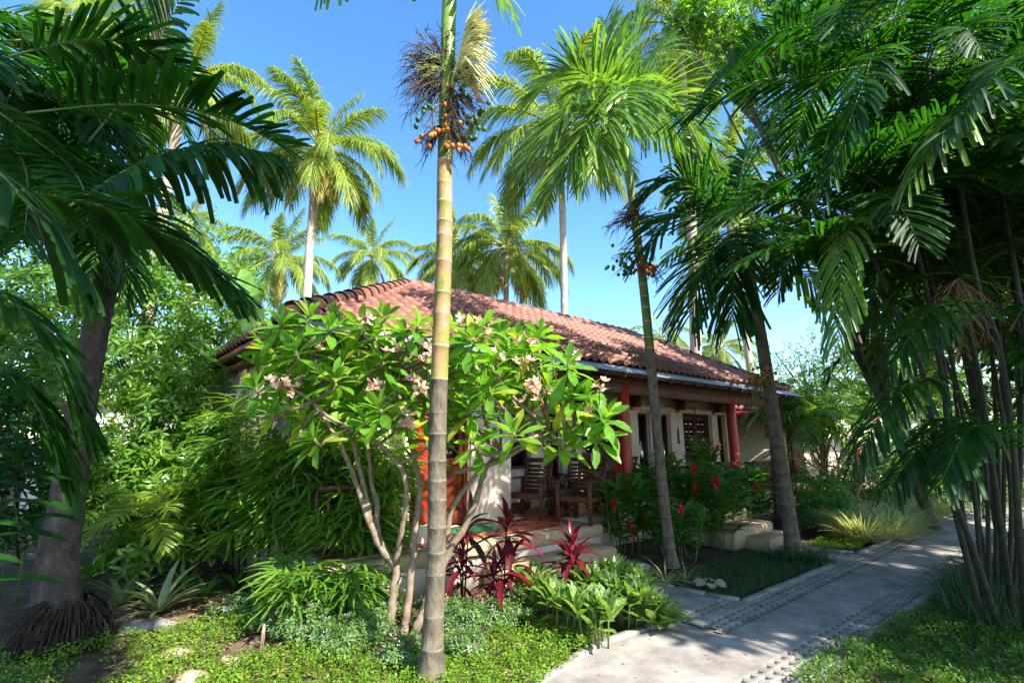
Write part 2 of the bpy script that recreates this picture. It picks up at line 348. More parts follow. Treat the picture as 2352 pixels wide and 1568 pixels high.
def leaf_parts(root, T, mat, P, D, Nn, S, ws=None, limit=300, name='leaf', stuff='leaves'):
    """the nearest leaves as parts sharing one mesh, the rest as one part"""
    P = np.asarray(P, float); D = np.asarray(D, float); Nn = np.asarray(Nn, float); k = len(P)
    S = np.broadcast_to(np.asarray(S, float), (k,)); ws = np.ones(k) if ws is None else np.broadcast_to(np.asarray(ws, float), (k,))
    key = (id(T), mat.name)
    if key not in _tm:
        b = MB(); b.add(T[0], T[1]); _tm[key] = b.mesh(name, mat)
    me = _tm[key]; off = Vector(root_off(root))
    order = np.argsort(np.linalg.norm(P - np.array([0, 0, EYE]), axis=1) / S)
    X, Y, Z = frames(D, Nn)
    for i in order[:limit]:
        o = bpy.data.objects.new(name, me); COL.objects.link(o); o.parent = root
        s = S[i]
        m = Matrix(((X[i][0] * s, Y[i][0] * s * ws[i], Z[i][0] * s, P[i][0] - off.x), (X[i][1] * s, Y[i][1] * s * ws[i], Z[i][1] * s, P[i][1] - off.y), (X[i][2] * s, Y[i][2] * s * ws[i], Z[i][2] * s, P[i][2] - off.z), (0, 0, 0, 1)))
        o.matrix_local = m
    rest = order[limit:]
    if len(rest):
        b = MB(); scatter(b, T, P[rest], D[rest], Nn[rest], S[rest], ws[rest]); part(stuff, b, mat, root, kind='stuff')

def frond_arrays(ctrl, n, L, w, droop=.5, vee=.25, base=.12, a0=35, a1=70, shape=None, jitter=.08, nseg=3):
    """leaflet centrelines for a pinnate frond; returns (C, side) arrays [k, nseg+1, 3] and widths"""
    pts = np.array([tuple(p) for p in spline(ctrl, 10)])
    d = np.concatenate([[0], np.cumsum(np.linalg.norm(np.diff(pts, axis=0), axis=1))]); d /= d[-1]
    t = np.linspace(base, .995, n)
    C = np.stack([np.interp(t, d, pts[:, i]) for i in range(3)], 1)
    T = np.stack([np.interp(t, d, np.gradient(pts[:, i])) for i in range(3)], 1); T = unit(T)
    # continuous frame: start with world up projected
    up0 = np.array([0, 0, 1.0])
    side = np.cross(T, up0)
    ln = np.linalg.norm(side, axis=1); good = ln > .25
    ref = side[good].mean(0) if good.any() else np.array([1.0, 0, 0])
    side[~good] = ref
    side = unit(side); nrm = np.cross(side, T)
    if nrm[0, 2] < 0: nrm = -nrm
    lf = []; 
    for sg in (-1, 1):
        a = np.radians(a1 + (a0 - a1) * ((t - base) / (1 - base)) ** 1.0) + N.normal(0, jitter, n)
        D = unit(sg * side * np.sin(a)[:, None] + T * np.cos(a)[:, None] + nrm * (vee + N.normal(0, jitter, n))[:, None])
        q = (t - base) / (1 - base)
        le = L * (shape(q) if shape else (.45 + .75 * np.sin(np.pi * (q * .80 + .16)))) * (1 + N.normal(0, .06, n))
        lf.append((C + N.normal(0, .003, (n, 3)), D, le, sg, nrm, T))
    return pts, lf
def frond_mesh(mb, ctrl, n=40, L=.5, w=.04, droop=.5, vee=.25, base=.12, a0=35, a1=70, shape=None, jitter=.08, nseg=3, r0=.018, wp='taper', m_leaf=0, m_r=1, parts=None):
    pts, lf = frond_arrays(ctrl, n, L, w, droop, vee, base, a0, a1, shape, jitter, nseg)
    prof = {'taper': [.55, 1, .85, .08], 'blunt': [.45, .95, 1.05, .8], 'thin': [.7, 1, .7, .05]}[wp]
    tt = np.linspace(0, 1, nseg + 1); pw = np.interp(tt, np.linspace(0, 1, 4), prof)
    for C, D, le, sg, nrm, T in lf:
        k = len(C); dr = droop * (1 + N.normal(0, .25, k)).clip(.3, 2)
        cl = C[:, None] + le[:, None, None] * (D[:, None] * (tt - .15 * dr.mean() * tt ** 2)[None, :, None] + (-np.array([0, 0, 1.0]))[None, None] * (dr[:, None] * tt[None] ** 2 * .75)[..., None])
        tg = unit(np.gradient(cl, axis=1))
        Tn = T[:, None] + N.normal(0, .1, (k, 1, 3))
        wd = unit(Tn - (Tn * tg).sum(-1, keepdims=True) * tg)
        hw = (w / 2 * pw)[None, :, None] * np.ones((k, 1, 1)) * (le / L).clip(.5, 1.2)[:, None, None]
        lo = unit(np.cross(wd, tg))
        A = cl - wd * hw + lo * hw * .35; B = cl; Cc = cl + wd * hw + lo * hw * .35
        V = np.stack([A, B, Cc], 2).reshape(k, -1, 3)
        F = []
        for i in range(nseg):
            a = i * 3; F += [(a, a + 3, a + 4, a + 1), (a + 1, a + 4, a + 5, a + 2)]
        F = np.array(F)
        if parts is not None:
            for j in range(k): parts.append((V[j], F))
        else:
            mb.add(V.reshape(-1, 3), (F[None] + (np.arange(k) * V.shape[1])[:, None, None]).reshape(-1, 4), m_leaf)
    mb.tube(pts[::3] if len(pts) > 12 else pts, np.linspace(r0, r0 * .2, len(pts[::3] if len(pts) > 12 else pts)), 5, m_r, cap=False)
# ------------------------------------------------------------ ground, path, kerbs
def struct(name, mb, mats, smooth=False): return single(name, mb, mats, kind='structure', smooth=smooth)
def poly_sheet(mb, pts, z, m=0):
    mb.add([(p.x, p.y, z) for p in pts], np.array([list(range(len(pts)))]), m)
g = MB()
gx = np.concatenate([[-400, -150, -60, -30], np.linspace(-14, 16, 121), [30, 60, 150, 400]]); gy = np.concatenate([[-200, -60, -20], np.linspace(-4, 26, 121), [40, 80, 200, 600]])
X, Y = np.meshgrid(gx, gy)
Z = .02 * np.sin(X * 2.1 + .7 * Y) * np.cos(Y * 1.7) + .012 * np.sin(X * 5.3 + Y * 3.1)
sS = X * U.x + Y * U.y; sDd = X * W.x + Y * W.y
flat = np.clip(np.minimum((sDd - 1.3) / .3, (6.3 - sDd) / 3), 0, 1)
Z = Z * (1 - np.clip(flat * 3, 0, 1)) - .035 - .02 * np.clip(flat * 3, 0, 1)
nx = len(gx); i = np.arange(len(gx) - 1)[None]; j = np.arange(len(gy) - 1)[:, None]; a = j * nx + i
g.add(np.stack([X, Y, Z], -1).reshape(-1, 3), np.stack([a, a + 1, a + nx + 1, a + nx], -1).reshape(-1, 4))
struct('ground', g, M['soil'], True)

def pd_in(s):   # inner line of the right-hand kerb
    return 1.86 - .023 * max(0, s - 4.2)
p = MB(); ss = np.linspace(-2, 26, 113)
V = []; F = []
for k, s in enumerate(ss):
    bend = 0 if s < 17 else (s - 17) ** 2 * .06
    dl = 2.66 if s > 4.72 else (3.2 if s > 2.6 else 3.04)
    for q in np.linspace(0, 1, 7): d = pd_in(s) + .28 + (dl - pd_in(s) - .28) * q; V.append(tuple(H(s, d + bend, .012 * math.sin(q * math.pi) - .004)))
for k in range(len(ss) - 1):
    for q in range(6): F.append((k * 7 + q, k * 7 + 7 + q, k * 7 + 8 + q, k * 7 + 1 + q))
p.add(V, np.array(F)); struct('path', p, M['concrete'], True)
# turf-block strips: a slab pierced by rows of small cells filled with soil
def cell_strip(name, s0, s1, dfun, rows, pitch, rowp):
    b = MB(); fr = MB(); n = int((s1 - s0) / pitch)
    cells = []
    for k in range(n):
        s = s0 + k * pitch; bend = 0 if s < 17 else (s - 17) ** 2 * .06
        for r in range(rows):
            d = dfun(s) + r * rowp + bend; sh = (r % 2) * pitch * .5
            a0, a1, b0, b1 = s + sh, s + sh + pitch, d, d + rowp
            hs = pitch * .20; hd = rowp * .21; cs, cd = (a0 + a1) / 2 + R.uniform(-.006, .006), (b0 + b1) / 2 + R.uniform(-.005, .005)
            o = [H(a0, b0), H(a1, b0), H(a1, b1), H(a0, b1)]
            sk = hs * .5
            h = [H(cs - hs - sk, cd - hd), H(cs + hs - sk, cd - hd), H(cs + hs + sk, cd + hd), H(cs - hs + sk, cd + hd)]
            z = .004 + R.uniform(-.001, .001)
            VV = [(q.x, q.y, z) for q in o] + [(q.x, q.y, z) for q in h] + [(q.x, q.y, -.012) for q in h]
            b.add(VV, np.array([(0, 1, 5, 4), (1, 2, 6, 5), (2, 3, 7, 6), (3, 0, 4, 7), (4, 5, 9, 8), (5, 6, 10, 9), (6, 7, 11, 10), (7, 4, 8, 11)]))
            b.add([(q.x, q.y, -.007) for q in h], np.array([(0, 1, 2, 3)]), 1)
            cells.append(H(cs, cd, -.01))
    struct(name, b, [M['concrete'], M['cellsoil']])
    return cells
cells = cell_strip('turf_block_strip', 4.75, 24, lambda s: 2.66, 3, .135, .088)
cells += cell_strip('turf_block_strip', 1.2, 24, lambda s: pd_in(s) + .01, 3, .135, .09)
cells += cell_strip('turf_block_strip', 4.75, 5.8, lambda s: 3.03, 2, .135, .09)
def kerb_run(name, pts, w=.09, h=.022, z=0.0):
    b = MB(); pts = [Vector(q) for q in pts]
    P = spline(pts, 1) if len(pts) > 2 else pts
    for a, c in zip(P[:-1], P[1:]):
        L = (c - a).length; n = max(1, round(L / .5)); dv = (c - a) / n
        for k in range(n):
            q0 = a + dv * k + dv.normalized() * .003; q1 = a + dv * (k + 1) - dv.normalized() * .003
            hh = h + R.uniform(-.004, .004)
            side = Vector((-dv.y, dv.x, 0)).normalized() * w / 2
            V = [(q0 - side), (q1 - side), (q1 + side), (q0 + side)]
            ch = .012
            V = [(v.x, v.y, -.05) for v in V] + [(v.x, v.y, hh - ch) for v in V] + [(v.x, v.y, hh) for v in ((q0 - side * (1 - ch / w * 2)), (q1 - side * (1 - ch / w * 2)), (q1 + side * (1 - ch / w * 2)), (q0 + side * (1 - ch / w * 2)))]
            F = [(8, 9, 10, 11)]
            for r in (0, 4):
                for e in range(4): F.append((r + e, r + (e + 1) % 4, r + 4 + (e + 1) % 4, r + 4 + e))
            b.add(V, np.array(F))
    struct(name, b, M['kerb'])
kerb_run('kerb', [H(-1, 3.0), H(1.6, 3.08), H(2.8, 3.08), H(3.6, 3.26), H(4.3, 3.22), H(4.72, 3.12)])
kerb_run('kerb', [H(5.88, 2.99), H(8.5, 2.97)])
kerb_run('kerb', [H(5.88, 3.05), H(5.72, 3.8), H(5.68, 4.4)])
kerb_run('kerb', [H(8.5, 3.02), H(8.62, 4.2)])
kerb_run('kerb', [H(9.72, 2.97), H(12.3, 2.93), H(16, 2.93), H(17, 2.93), H(20, 3.47), H(23, 5.09)])
kerb_run('kerb', [H(9.7, 3.03), H(9.45, 3.9)])
kerb_run('kerb', [H(0, 1.83), H(4.2, pd_in(4.2) - .05), H(9.8, pd_in(9.8) - .05), H(17, 1.5), H(20, 2.04), H(23, 3.66)])
w1 = MB(); 
for a, c in (((4.75, 3.2), (5.68, 4.6)), ((8.68, 3.02), (9.4, 4.35))):
    nn = 9; V = []; F = []
    for q in range(nn):
        for r in range(nn): V.append(tuple(H(a[0] + (c[0] - a[0]) * r / (nn - 1), a[1] + (c[1] - a[1]) * q / (nn - 1), .004 + .006 * math.sin(q * 1.3 + r))))
    for q in range(nn - 1):
        for r in range(nn - 1): F.append((q * nn + r, q * nn + r + 1, q * nn + nn + r + 1, q * nn + nn + r))
    w1.add(V, np.array(F))
for a, c, d0 in ((4.76, 5.84, 2.91), (8.56, 9.66, 2.91)): w1.add([tuple(H(a, d0, .002)), tuple(H(c, d0, .002)), tuple(H(c, 3.04, .003)), tuple(H(a, 3.04, .003))], np.array([(0, 1, 2, 3)]))
w1.add([tuple(H(a_, d_, -.012)) for a_, d_ in ((4.5, 2.6), (5.9, 2.6), (5.9, 3.25), (4.5, 3.25))], np.array([(0, 1, 2, 3)]))
struct('walkway', w1, M['concrete'], True)
# grass tufts growing in the cells
tf = MB(); P = []; D = []; S = []
for c in cells:
    if R.random() < .7 and c.y < 13:
        for k in range(R.randint(6, 22)):
            P.append((c.x + R.gauss(0, .02), c.y + R.gauss(0, .02), -.015)); D.append((R.gauss(0, .8), R.gauss(0, .8), R.uniform(.5, 1.2))); S.append(R.uniform(.02, .055))
scatter(tf, L_BLADE, P, np.array(D), rnd_dir(len(P)), S, 2.2)
single('grass_tufts', tf, M['lawn'], 'short grass tufts growing in the holes of the path edging', 'grass', kind='stuff')

# ------------------------------------------------------------ the bungalow
HO = H(3.4, 6.2, 0)
HS, HD = 3.4, 6.2
house = thing('bungalow', HO, 'cream bungalow with terracotta tiled hip roof, red columns and raised porch', 'house', rz=TH)
def HL(s, d, z): return (s - HS, d - HD, z)
class HM(MB):
    def hb(s, s0, s1, d0, d1, z0, z1, m=0, bev=0): s.box(s0 - HS, s1 - HS, d0 - HD, d1 - HD, z0, z1, m, bev)
    def hbar(s, a, b, w, h, m=0): s.obox(HL(*a), HL(*b), w, h, m)
def hpart(name, mb, mats, root=None, **k): return part(name, mb, mats, root or house, local=True, **k)
# walls
b = HM(); ZT = 3.05
def wall_with_openings(b, s0, s1, d, th, z0, z1, ops):
    x = s0
    for (a, c, zb, zt) in sorted(ops):
        b.hb(x, a, d, d + th, z0, z1); 
        if zb > z0 + .01: b.hb(a, c, d, d + th, z0, zb)
        b.hb(a, c, d, d + th, zt, z1); x = c
    b.hb(x, s1, d, d + th, z0, z1)
DW = 7.6; DN = 6.75
doors = [(8.21, 9.6, 2.48), (12.3, 13.68, 2.58)]
wins = [(5.98, 6.62, 1.25, 2.44), (7.0, 7.5, .9, 2.44), (10.2, 10.7, .62, 2.50), (11.2, 11.62, .62, 2.50), (14.1, 14.55, .9, 2.56)]
wall_with_openings(b, 5.45, 15.3, DW, .2, 0, ZT, [(a, c, .5, z) for a, c, z in doors] + wins)
wall_with_openings(b, 1.7, 4.95, DN, .2, 0, ZT, [(3.55, 4.55, .5, 2.5), (2.2, 3.0, 1.0, 2.4)])
b.hb(4.95, 5.45, DN, DN + .2, 0, ZT); b.hb(5.25, 5.45, DN + .2, DW + .2, 0, ZT)
hpart('wall', b, M['wall'])
b = HM()
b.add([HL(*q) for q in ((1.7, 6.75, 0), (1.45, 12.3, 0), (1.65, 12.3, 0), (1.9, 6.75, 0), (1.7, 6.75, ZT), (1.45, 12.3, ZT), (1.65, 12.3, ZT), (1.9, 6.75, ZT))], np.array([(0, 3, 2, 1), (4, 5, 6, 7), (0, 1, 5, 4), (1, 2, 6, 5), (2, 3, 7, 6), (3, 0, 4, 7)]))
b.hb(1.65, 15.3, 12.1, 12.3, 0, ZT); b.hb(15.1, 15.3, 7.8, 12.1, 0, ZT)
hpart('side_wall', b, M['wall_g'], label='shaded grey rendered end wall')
b = HM()   # ledges over the openings and pilasters
for a, c in ((5.9, 7.75), (7.95, 9.78), (10.05, 11.86), (12.05, 13.8), (13.98, 14.9)):
    b = HM(); b.hb(a, c, DW - .1, DW, 2.56, 2.68, 0, .01); hpart("ledge", b, M["wall"])

for a, c in ((5.7, 5.98), (6.62, 7.0), (7.5, 8.1), (9.68, 10.2), (10.7, 11.2), (11.62, 12.22), (13.76, 14.1), (14.55, 14.9)):
    b = HM(); b.hb(a + .004, c - .004, DW - .08, DW - .002, .5, 2.555, 0, .008); hpart('pilaster', b, M['wall'])
b = HM(); b.hb(4.6, 5.44, DN - .05, DN - .002, .5, 2.95, 0, .01)
hpart('pilaster', b, M['wall'])
b = HM(); b.hb(5.5, 8.2, DW - .03, DW - .003, .5, .62)
hpart('skirting', b, M['dwood'])
# windows
def window(s0, s1, z0, z1, curtain=False):
    w = HM(); f = .06
    w.hb(s0, s1, DW + .03, DW + .1, z0, z0 + f); w.hb(s0, s1, DW + .03, DW + .1, z1 - f, z1)
    w.hb(s0, s0 + f, DW + .03, DW + .1, z0 + f, z1 - f); w.hb(s1 - f, s1, DW + .03, DW + .1, z0 + f, z1 - f)
    fr = hpart('window', w, M['dwood'])
    gl = HM(); gl.hb(s0 + f, s1 - f, DW + .06, DW + .066, z0 + f, z1 - f); hpart('pane', gl, M['glass'], fr)
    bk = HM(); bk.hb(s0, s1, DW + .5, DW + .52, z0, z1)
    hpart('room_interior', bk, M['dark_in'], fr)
    if curtain: folded_curtain(s0, s1, z0, z1, DW + .14, fr)
def folded_curtain(s0, s1, z0, z1, d, root):
    n = max(8, int((s1 - s0) / .018)); V = []; F = []
    for k in range(n + 1):
        s = s0 + (s1 - s0) * k / n; dd = d + .02 * math.sin(k * 1.25) + .006 * math.sin(k * .37)
        V += [HL(s, dd, z0), HL(s, dd, z1)]
    for k in range(n): F.append((2 * k, 2 * k + 2, 2 * k + 3, 2 * k + 1))
    c = HM(); c.add(V, np.array(F)); hpart('curtain', c, M['curtain'], root, smooth=True)
for k, (a, c, zb, zt) in enumerate(wins): window(a, c, zb, zt, k in (0,))
# doors: two leaves with eight small panes each
def door(s0, s1, zt, dw, leaves=2, mat='dwood'):
    fr = HM(); fr.hb(s0, s0 + .05, dw + .0 - .02, dw + .12, .5, zt); fr.hb(s1 - .05, s1, dw - .02, dw + .12, .5, zt); fr.hb(s0 + .05, s1 - .05, dw - .02, dw + .12, zt - .06, zt)
    root = hpart('door', fr, M[mat])
    wd = (s1 - s0 - .1) / leaves; zg = 1.52
    for L in range(leaves):
        a = s0 + .05 + L * wd + .003; c = a + wd - .006; st = .09
        b = HM(); y0, y1 = dw + .03, dw + .07
        b.hb(a, a + st, y0, y1, .52, zt - .07); b.hb(c - st, c, y0, y1, .52, zt - .07)
        b.hb(a + st, c - st, y0, y1, zt - .2, zt - .07); b.hb(a + st, c - st, y0, y1, zg - .1, zg); b.hb(a + st, c - st, y0, y1, .52, .72)
        b.hb(a + st, c - st, y0 + .015, y1 - .01, .72, zg - .1)
        b.hb(a + st + .04, c - st - .04, y0 + .004, y0 + .02, .76, zg - .14, 0, .008)
        if dw < 7: 
            b.hb(a + st, c - st, y0 + .001, y1 - .001, 1.1, 1.18)
        mid = (a + c) / 2; b.hb(mid - .013, mid + .013, y0 + .005, y1 - .005, zg, zt - .2)
        rows = 4; hz = (zt - .2 - zg) / rows
        for r in range(1, rows): b.hb(a + st, c - st, y0 + .007, y1 - .007, zg + r * hz - .013, zg + r * hz + .013)
        hpart('door_leaf', b, M[mat], root)
        for r in range(rows):
            for q in range(2):
                x0, x1 = (a + st, mid - .013) if q == 0 else (mid + .013, c - st)
                gpn = HM(); gpn.hb(x0 + .002, x1 - .002, dw + .048, dw + .052, zg + r * hz + .015, zg + (r + 1) * hz - .015); hpart('pane', gpn, M['glass'], root)
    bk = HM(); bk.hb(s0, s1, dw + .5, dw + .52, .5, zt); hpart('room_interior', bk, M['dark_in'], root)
    folded_curtain(s0 + .1, s0 + .1 + (s1 - s0) * .32, 1.5, zt - .1, dw + .16, root)
    folded_curtain(s1 - .1 - (s1 - s0) * .25, s1 - .1, 1.5, zt - .1, dw + .16, root)
    h = MB(); m0 = (s0 + s1) / 2 + .08
    h.tube([HL(m0 - .02, dw + .03, 1.42), HL(m0 - .02, dw - .04, 1.42), HL(m0 + .09, dw - .045, 1.42)], .012, 6)
    hpart('handle', h, M['metal'], root); h = MB()
    h.tube([HL(m0 - .02, dw + .03, 1.2), HL(m0 - .02, dw - .02, 1.2), HL(m0 + .03, dw - .03, 1.24)], .012, 6)
    hpart('lock', h, M['metal'], root)
for a, c, z in doors: door(a, c, z, DW)
door(3.55, 4.55, 2.5, DN, 1, 'door')
# porch, steps
b = HM(); SX = M['pebble']
b.hb(1.9, 6.25, 5.43, DN, -.05, .488); b.hb(4.9, 8.6, 5.95, DW, -.05, .484)
b.hb(8.6, 10.0, 4.93, DW, -.05, .486, 0, 0); b.hb(10.0, 15.0, 5.95, DW, -.05, .487)
hpart('porch_slab', b, M['wall'])
def rstep(s0, s1, d0, d1, z0, z1): 
    q = HM(); q.hb(s0, s1, d0, d1, z0, z1, 0, .03); hpart('step', q, SX)
rstep(1.9, 6.27, 5.38, 5.62, .33, .50)
rstep(3.9, 6.09, 4.97, 5.385, -.05, .25)
rstep(8.55, 10.02, 4.88, 5.15, .17, .34 + .15); rstep(8.5, 10.0, 4.40, 4.90, -.05, .30)
q = HM(); q.hb(8.9, 9.98, 4.0, 4.42, -.05, .16, 0, .02); hpart('step', q, SX)
q = HM(); q.hb(5.55, 6.2, 4.5, 4.9, -.05, .075, 0, .012); hpart('stepping_slab', q, M['kerb'])
pl = HM(); pl.hb(8.0, 15.0, 5.9, 5.95, 0, .5); hpart('porch_front', pl, M['wall'])
# porch floor with separate clay tiles set in a pale joint
fl = HM(); fl.hb(1.95, 6.2, 5.63, DN - .06, .486, .492); fl.hb(6.2, 8.5, 6.0, DW - .09, .485, .491); fl.hb(5.46, 6.2, DN - .06, DW - .09, .4855, .4915); fl.hb(8.6, 14.9, 6.0, DW - .09, .488, .493)
floor = hpart('porch_floor', fl, M['grout'])
tb = MB(); tb.box(-.13, .13, -.13, .13, 0, .008, 0, .004); tile_me = tb.mesh('floor_tile', M['tile'])
tiles = []
for i in range(60):
    for j in range(10):
        s = 2.0 + .15 + i * .285; d = 5.66 + .15 + j * .285
        if d > DW - .2: continue
        if s < 6.1 and d < DN - .2 or s > 5.6 and d > 6.1 and s < 8.4: tiles.append((s, d))
tiles.sort(key=lambda t: H(*t).length)
for s, d in tiles[:300]:
    o = bpy.data.objects.new('floor_tile', tile_me); COL.objects.link(o); o.parent = floor; o.location = HL(s, d, .4915 + R.uniform(-.001, .001)); o.rotation_euler = (0, 0, R.uniform(-.006, .006))
# columns on plinths
for s in (3.4, 7.93, 12.3):
    c = MB(); c.tube([HL(s, 6.18, z) for z in (.70, 1.2, 1.8, 2.4, 2.92)], [.125, .122, .12, .118, .115], 20)
    o = hpart('column', c, M['red'], smooth=True)
    pb = HM(); pb.hb(s - .22, s + .22, 5.93, 6.42, -.02, .70, 0, .012); hpart('plinth', pb, M['wall'], o)
# beams and the low porch roof
b = HM(); b.hb(1.9, 15.4, 6.11, 6.25, 2.73, 2.93, 0, .006); hpart('beam', b, M['beam'])
b = HM(); b.hb(1.9, 15.4, 6.13, 6.23, 2.931, 3.06); hpart('wall_plate', b, M['beam'])
b = HM(); b.hb(1.7, 15.45, 5.64, 5.69, 2.99, 3.05); hpart('purlin', b, M['dwood'])
rm = MB(); rm.box(-.035, .035, -.0, 1.0, -.06, .05, 0, .004); raf = rm.mesh('rafter', M['dwood'])
for k in range(28):
    o = bpy.data.objects.new('rafter', raf); COL.objects.link(o); o.parent = house; o.location = HL(1.8 + k * .5, 5.6, 3.0); o.rotation_euler = (.40, 0, 0)
b = HM(); b.hb(1.72, 15.3, 6.3, DW, 2.97, 3.0)
hpart('porch_ceiling', b, M['beam'])
for k, s in enumerate((5.99, 7.96, 9.93, 11.92, 13.88)):
    e = HM(); e.hb(s - .085, s + .085, DW - .34, DW - .12, 2.62, 2.9, 0, .006); hpart('beam_end', e, M['dwood'])
n = 900; V = []; F = []
for k in range(n + 1):
    s = 1.6 + (15.55 - 1.6) * k / n; z = .009 * math.sin(k * 1.05)
    V += [HL(s, 5.56, 3.05 + z), HL(s, 6.5, 3.45 + z)]
for k in range(n): F.append((2 * k, 2 * k + 2, 2 * k + 3, 2 * k + 1))
c = MB(); c.add(V, np.array(F)); hpart('roof_sheet', c, M['sheet'], smooth=True)
# round ornament over the third door, dark plaques by the doors
c = MB(); a = HL(12.83, DW - .13, 2.66); c.tube([(a[0], a[1] + .12, a[2]), (a[0], a[1] + .03, a[2]), (a[0], a[1] - .03, a[2])], [.05, .08, .02], 14); hpart('wall_ornament', c, M['metal'])
def plaque(s, z):
    c = HM(); c.hb(s - .045, s + .045, DW - .105, DW - .083, z - .28, z + .05, 0, .01); c.hb(s - .022, s + .022, DW - .103, DW - .085, z + .05, z + .16, 0, .006)
    for q in range(3): c.hb(s - .02, s + .02, DW - .112, DW - .106, z - .2 + q * .07, z - .17 + q * .07, 1)
    t = thing('door_plaque', house.matrix_basis @ Vector(HL(s, DW - .1, z)), 'dark bottle-shaped plaque hanging on the cream wall ' + ('between the narrow window and the farthest door' if s > 9 else 'left of the middle door behind the chairs'), 'plaque', rz=TH)
    for i, nm in ((0, 'board'),):
        me = c.mesh(nm, [M['black'], M['nut_o']], HL(s, DW - .1, z)); o = bpy.data.objects.new(nm, me); COL.objects.link(o); o.parent = t
bpy.context.view_layer.update()
plaque(11.93, 2.0); plaque(7.86, 1.85)
# balustrade at the left end of the porch and in front of the second porch
def balustrade(a, c, z0=.5, z1=1.25):
    a, c = Vector((*a, 0)), Vector((*c, 0)); rt = HM()
    rt.hbar((a.x, a.y, z1), (c.x, c.y, z1), .09, .06)
    rb_ = HM(); rb_.hbar((a.x, a.y, z0 + .1), (c.x, c.y, z0 + .1), .06, .06)
    r = hpart('balustrade', rt, M['dwood']); hpart('bottom_rail', rb_, M['dwood'], r)
    n = int((c - a).length / .13); bm_ = MB(); bm_.box(-.02, .02, -.02, .02, z0 + .13, z1 - .03, 0, .004); me = bm_.mesh('baluster', M['dwood'])
    for k in range(n + 1):
        q = a + (c - a) * k / n; o = bpy.data.objects.new('baluster', me); COL.objects.link(o); o.parent = r; o.location = HL(q.x, q.y, 0)
balustrade((1.95, 6.0), (3.1, 6.0)); balustrade((10.1, 6.05), (12.0, 6.05)); balustrade((12.55, 6.05), (14.8, 6.05))
# ---- main roof
ZE = 3.27; RZ = 5.22
corner = [(1.50, 6.02), (15.6, 6.02), (15.6, 13.0), (1.2, 13.0)]
ridge = [(4.75, 9.5), (12.45, 9.5)]
def roof_frame(p0, p1, q0, q1):   # eave p0->p1, top q0->q1
    return Vector(HL(*p0, ZE)), Vector(HL(*p1, ZE)), Vector(HL(*q0, RZ)), Vector(HL(*q1, RZ))
roofb = MB()
def face(*pts): roofb.add([HL(*q) for q in pts], np.array([list(range(len(pts)))]))
e = [(*c, ZE - .05) for c in corner]; r0, r1 = (*ridge[0], RZ - .05), (*ridge[1], RZ - .05)
face(e[0], e[1], r1, r0); face(e[1], e[2], r1); face(e[2], e[3], r0, r1); face(e[3], e[0], r0)
roofo = hpart('roof', roofb, M['dwood'])
sf = HM()
sf.add([HL(*q) for q in ((1.5, 6.05, 3.2), (1.22, 12.95, 3.2), (1.75, 12.3, 3.04), (1.9, 6.4, 3.04))], np.array([(0, 1, 2, 3)]))
hpart('soffit', sf, M['soffit'], roofo)
fb = HM(); 
for (a, c) in ((corner[3], corner[0]), (corner[0], corner[1])):
    A, C = Vector((*a, 3.17)), Vector((*c, 3.17)); fb.hbar(tuple(A), tuple(C), .04, .12)
A, C = Vector((1.3, 12.9, 3.02)), Vector((1.72, 6.5, 3.02)); fb.hbar(tuple(A), tuple(C), .1, .12)
hpart('fascia', fb, M['dwood'], roofo)
# interlocking tile: one roll and one pan, thick at the lower edge
TW, TLn = .235, .335
prof = [(0, 0), (.03, .038), (.075, .066), (.12, .060), (.15, .026), (.18, .004), (.235, 0)]
def tile_mesh():
    V = []; F = []; n = len(prof)
    for (y, lift, th) in ((0, .036, 0), (TLn + .03, 0, 0)):
        for x, z in prof: V.append((x, y, z + lift))
    for x, z in prof: V.append((x, 0.004, z * .72 - .002))
    for k in range(n - 1): F.append((k, k + 1, n + k + 1, n + k)); F.append((2 * n + k, 2 * n + k + 1, k + 1, k))
    return np.array(V), np.array(F)
TV, TF = tile_mesh()
tb = MB(); tb.add(TV, TF); tme = tb.mesh('roof_tile', M['roof'], smooth=False)
def lay_tiles(p0, p1, q0, q1):
    P0, P1, Q0, Q1 = roof_frame(p0, p1, q0, q1)
    ex = (P1 - P0).normalized(); nrm = ex.cross(Q0 - P0).normalized()
    if nrm.z < 0: nrm = -nrm
    ey = nrm.cross(ex).normalized(); 
    if ey.z < 0: ey = -ey
    Wd = (P1 - P0).length; Ht = (Q0 - P0).dot(ey); l0 = (Q0 - P0).dot(ex); l1 = (Q1 - P0).dot(ex)
    out = []
    rows = int(Ht / TLn) + 1
    for r in range(rows):
        y = r * TLn - .03; f = min(1, (y + TLn * .5) / Ht); x0 = l0 * f; x1 = Wd + (l1 - Wd) * f
        k0 = math.floor(x0 / TW); k1 = math.ceil(x1 / TW)
        for k in range(k0, k1):
            x = k * TW
            if x < x0 - TW * .6 or x + TW > x1 + TW * .6 or y > Ht - TLn * .2: continue
            out.append((P0 + ex * x + ey * y + nrm * (.012 + R.uniform(0, .006)), ex, ey, nrm))
    return out
front = lay_tiles(corner[0], corner[1], ridge[0], ridge[1])
left = lay_tiles(corner[3], corner[0], ridge[0], ridge[0])
right = lay_tiles(corner[1], corner[2], ridge[1], ridge[1])
Mh = Matrix.Rotation(TH, 4, 'Z'); 
def wpos(v): return Mh @ v + HO
allt = sorted(front + left, key=lambda t: (wpos(t[0]) - Vector((0, 0, EYE))).length)
vis = [t for t in sorted(front, key=lambda t: (wpos(t[0]) - Vector((0, 0, EYE))).length)][:300]
vs = set(id(t) for t in vis)
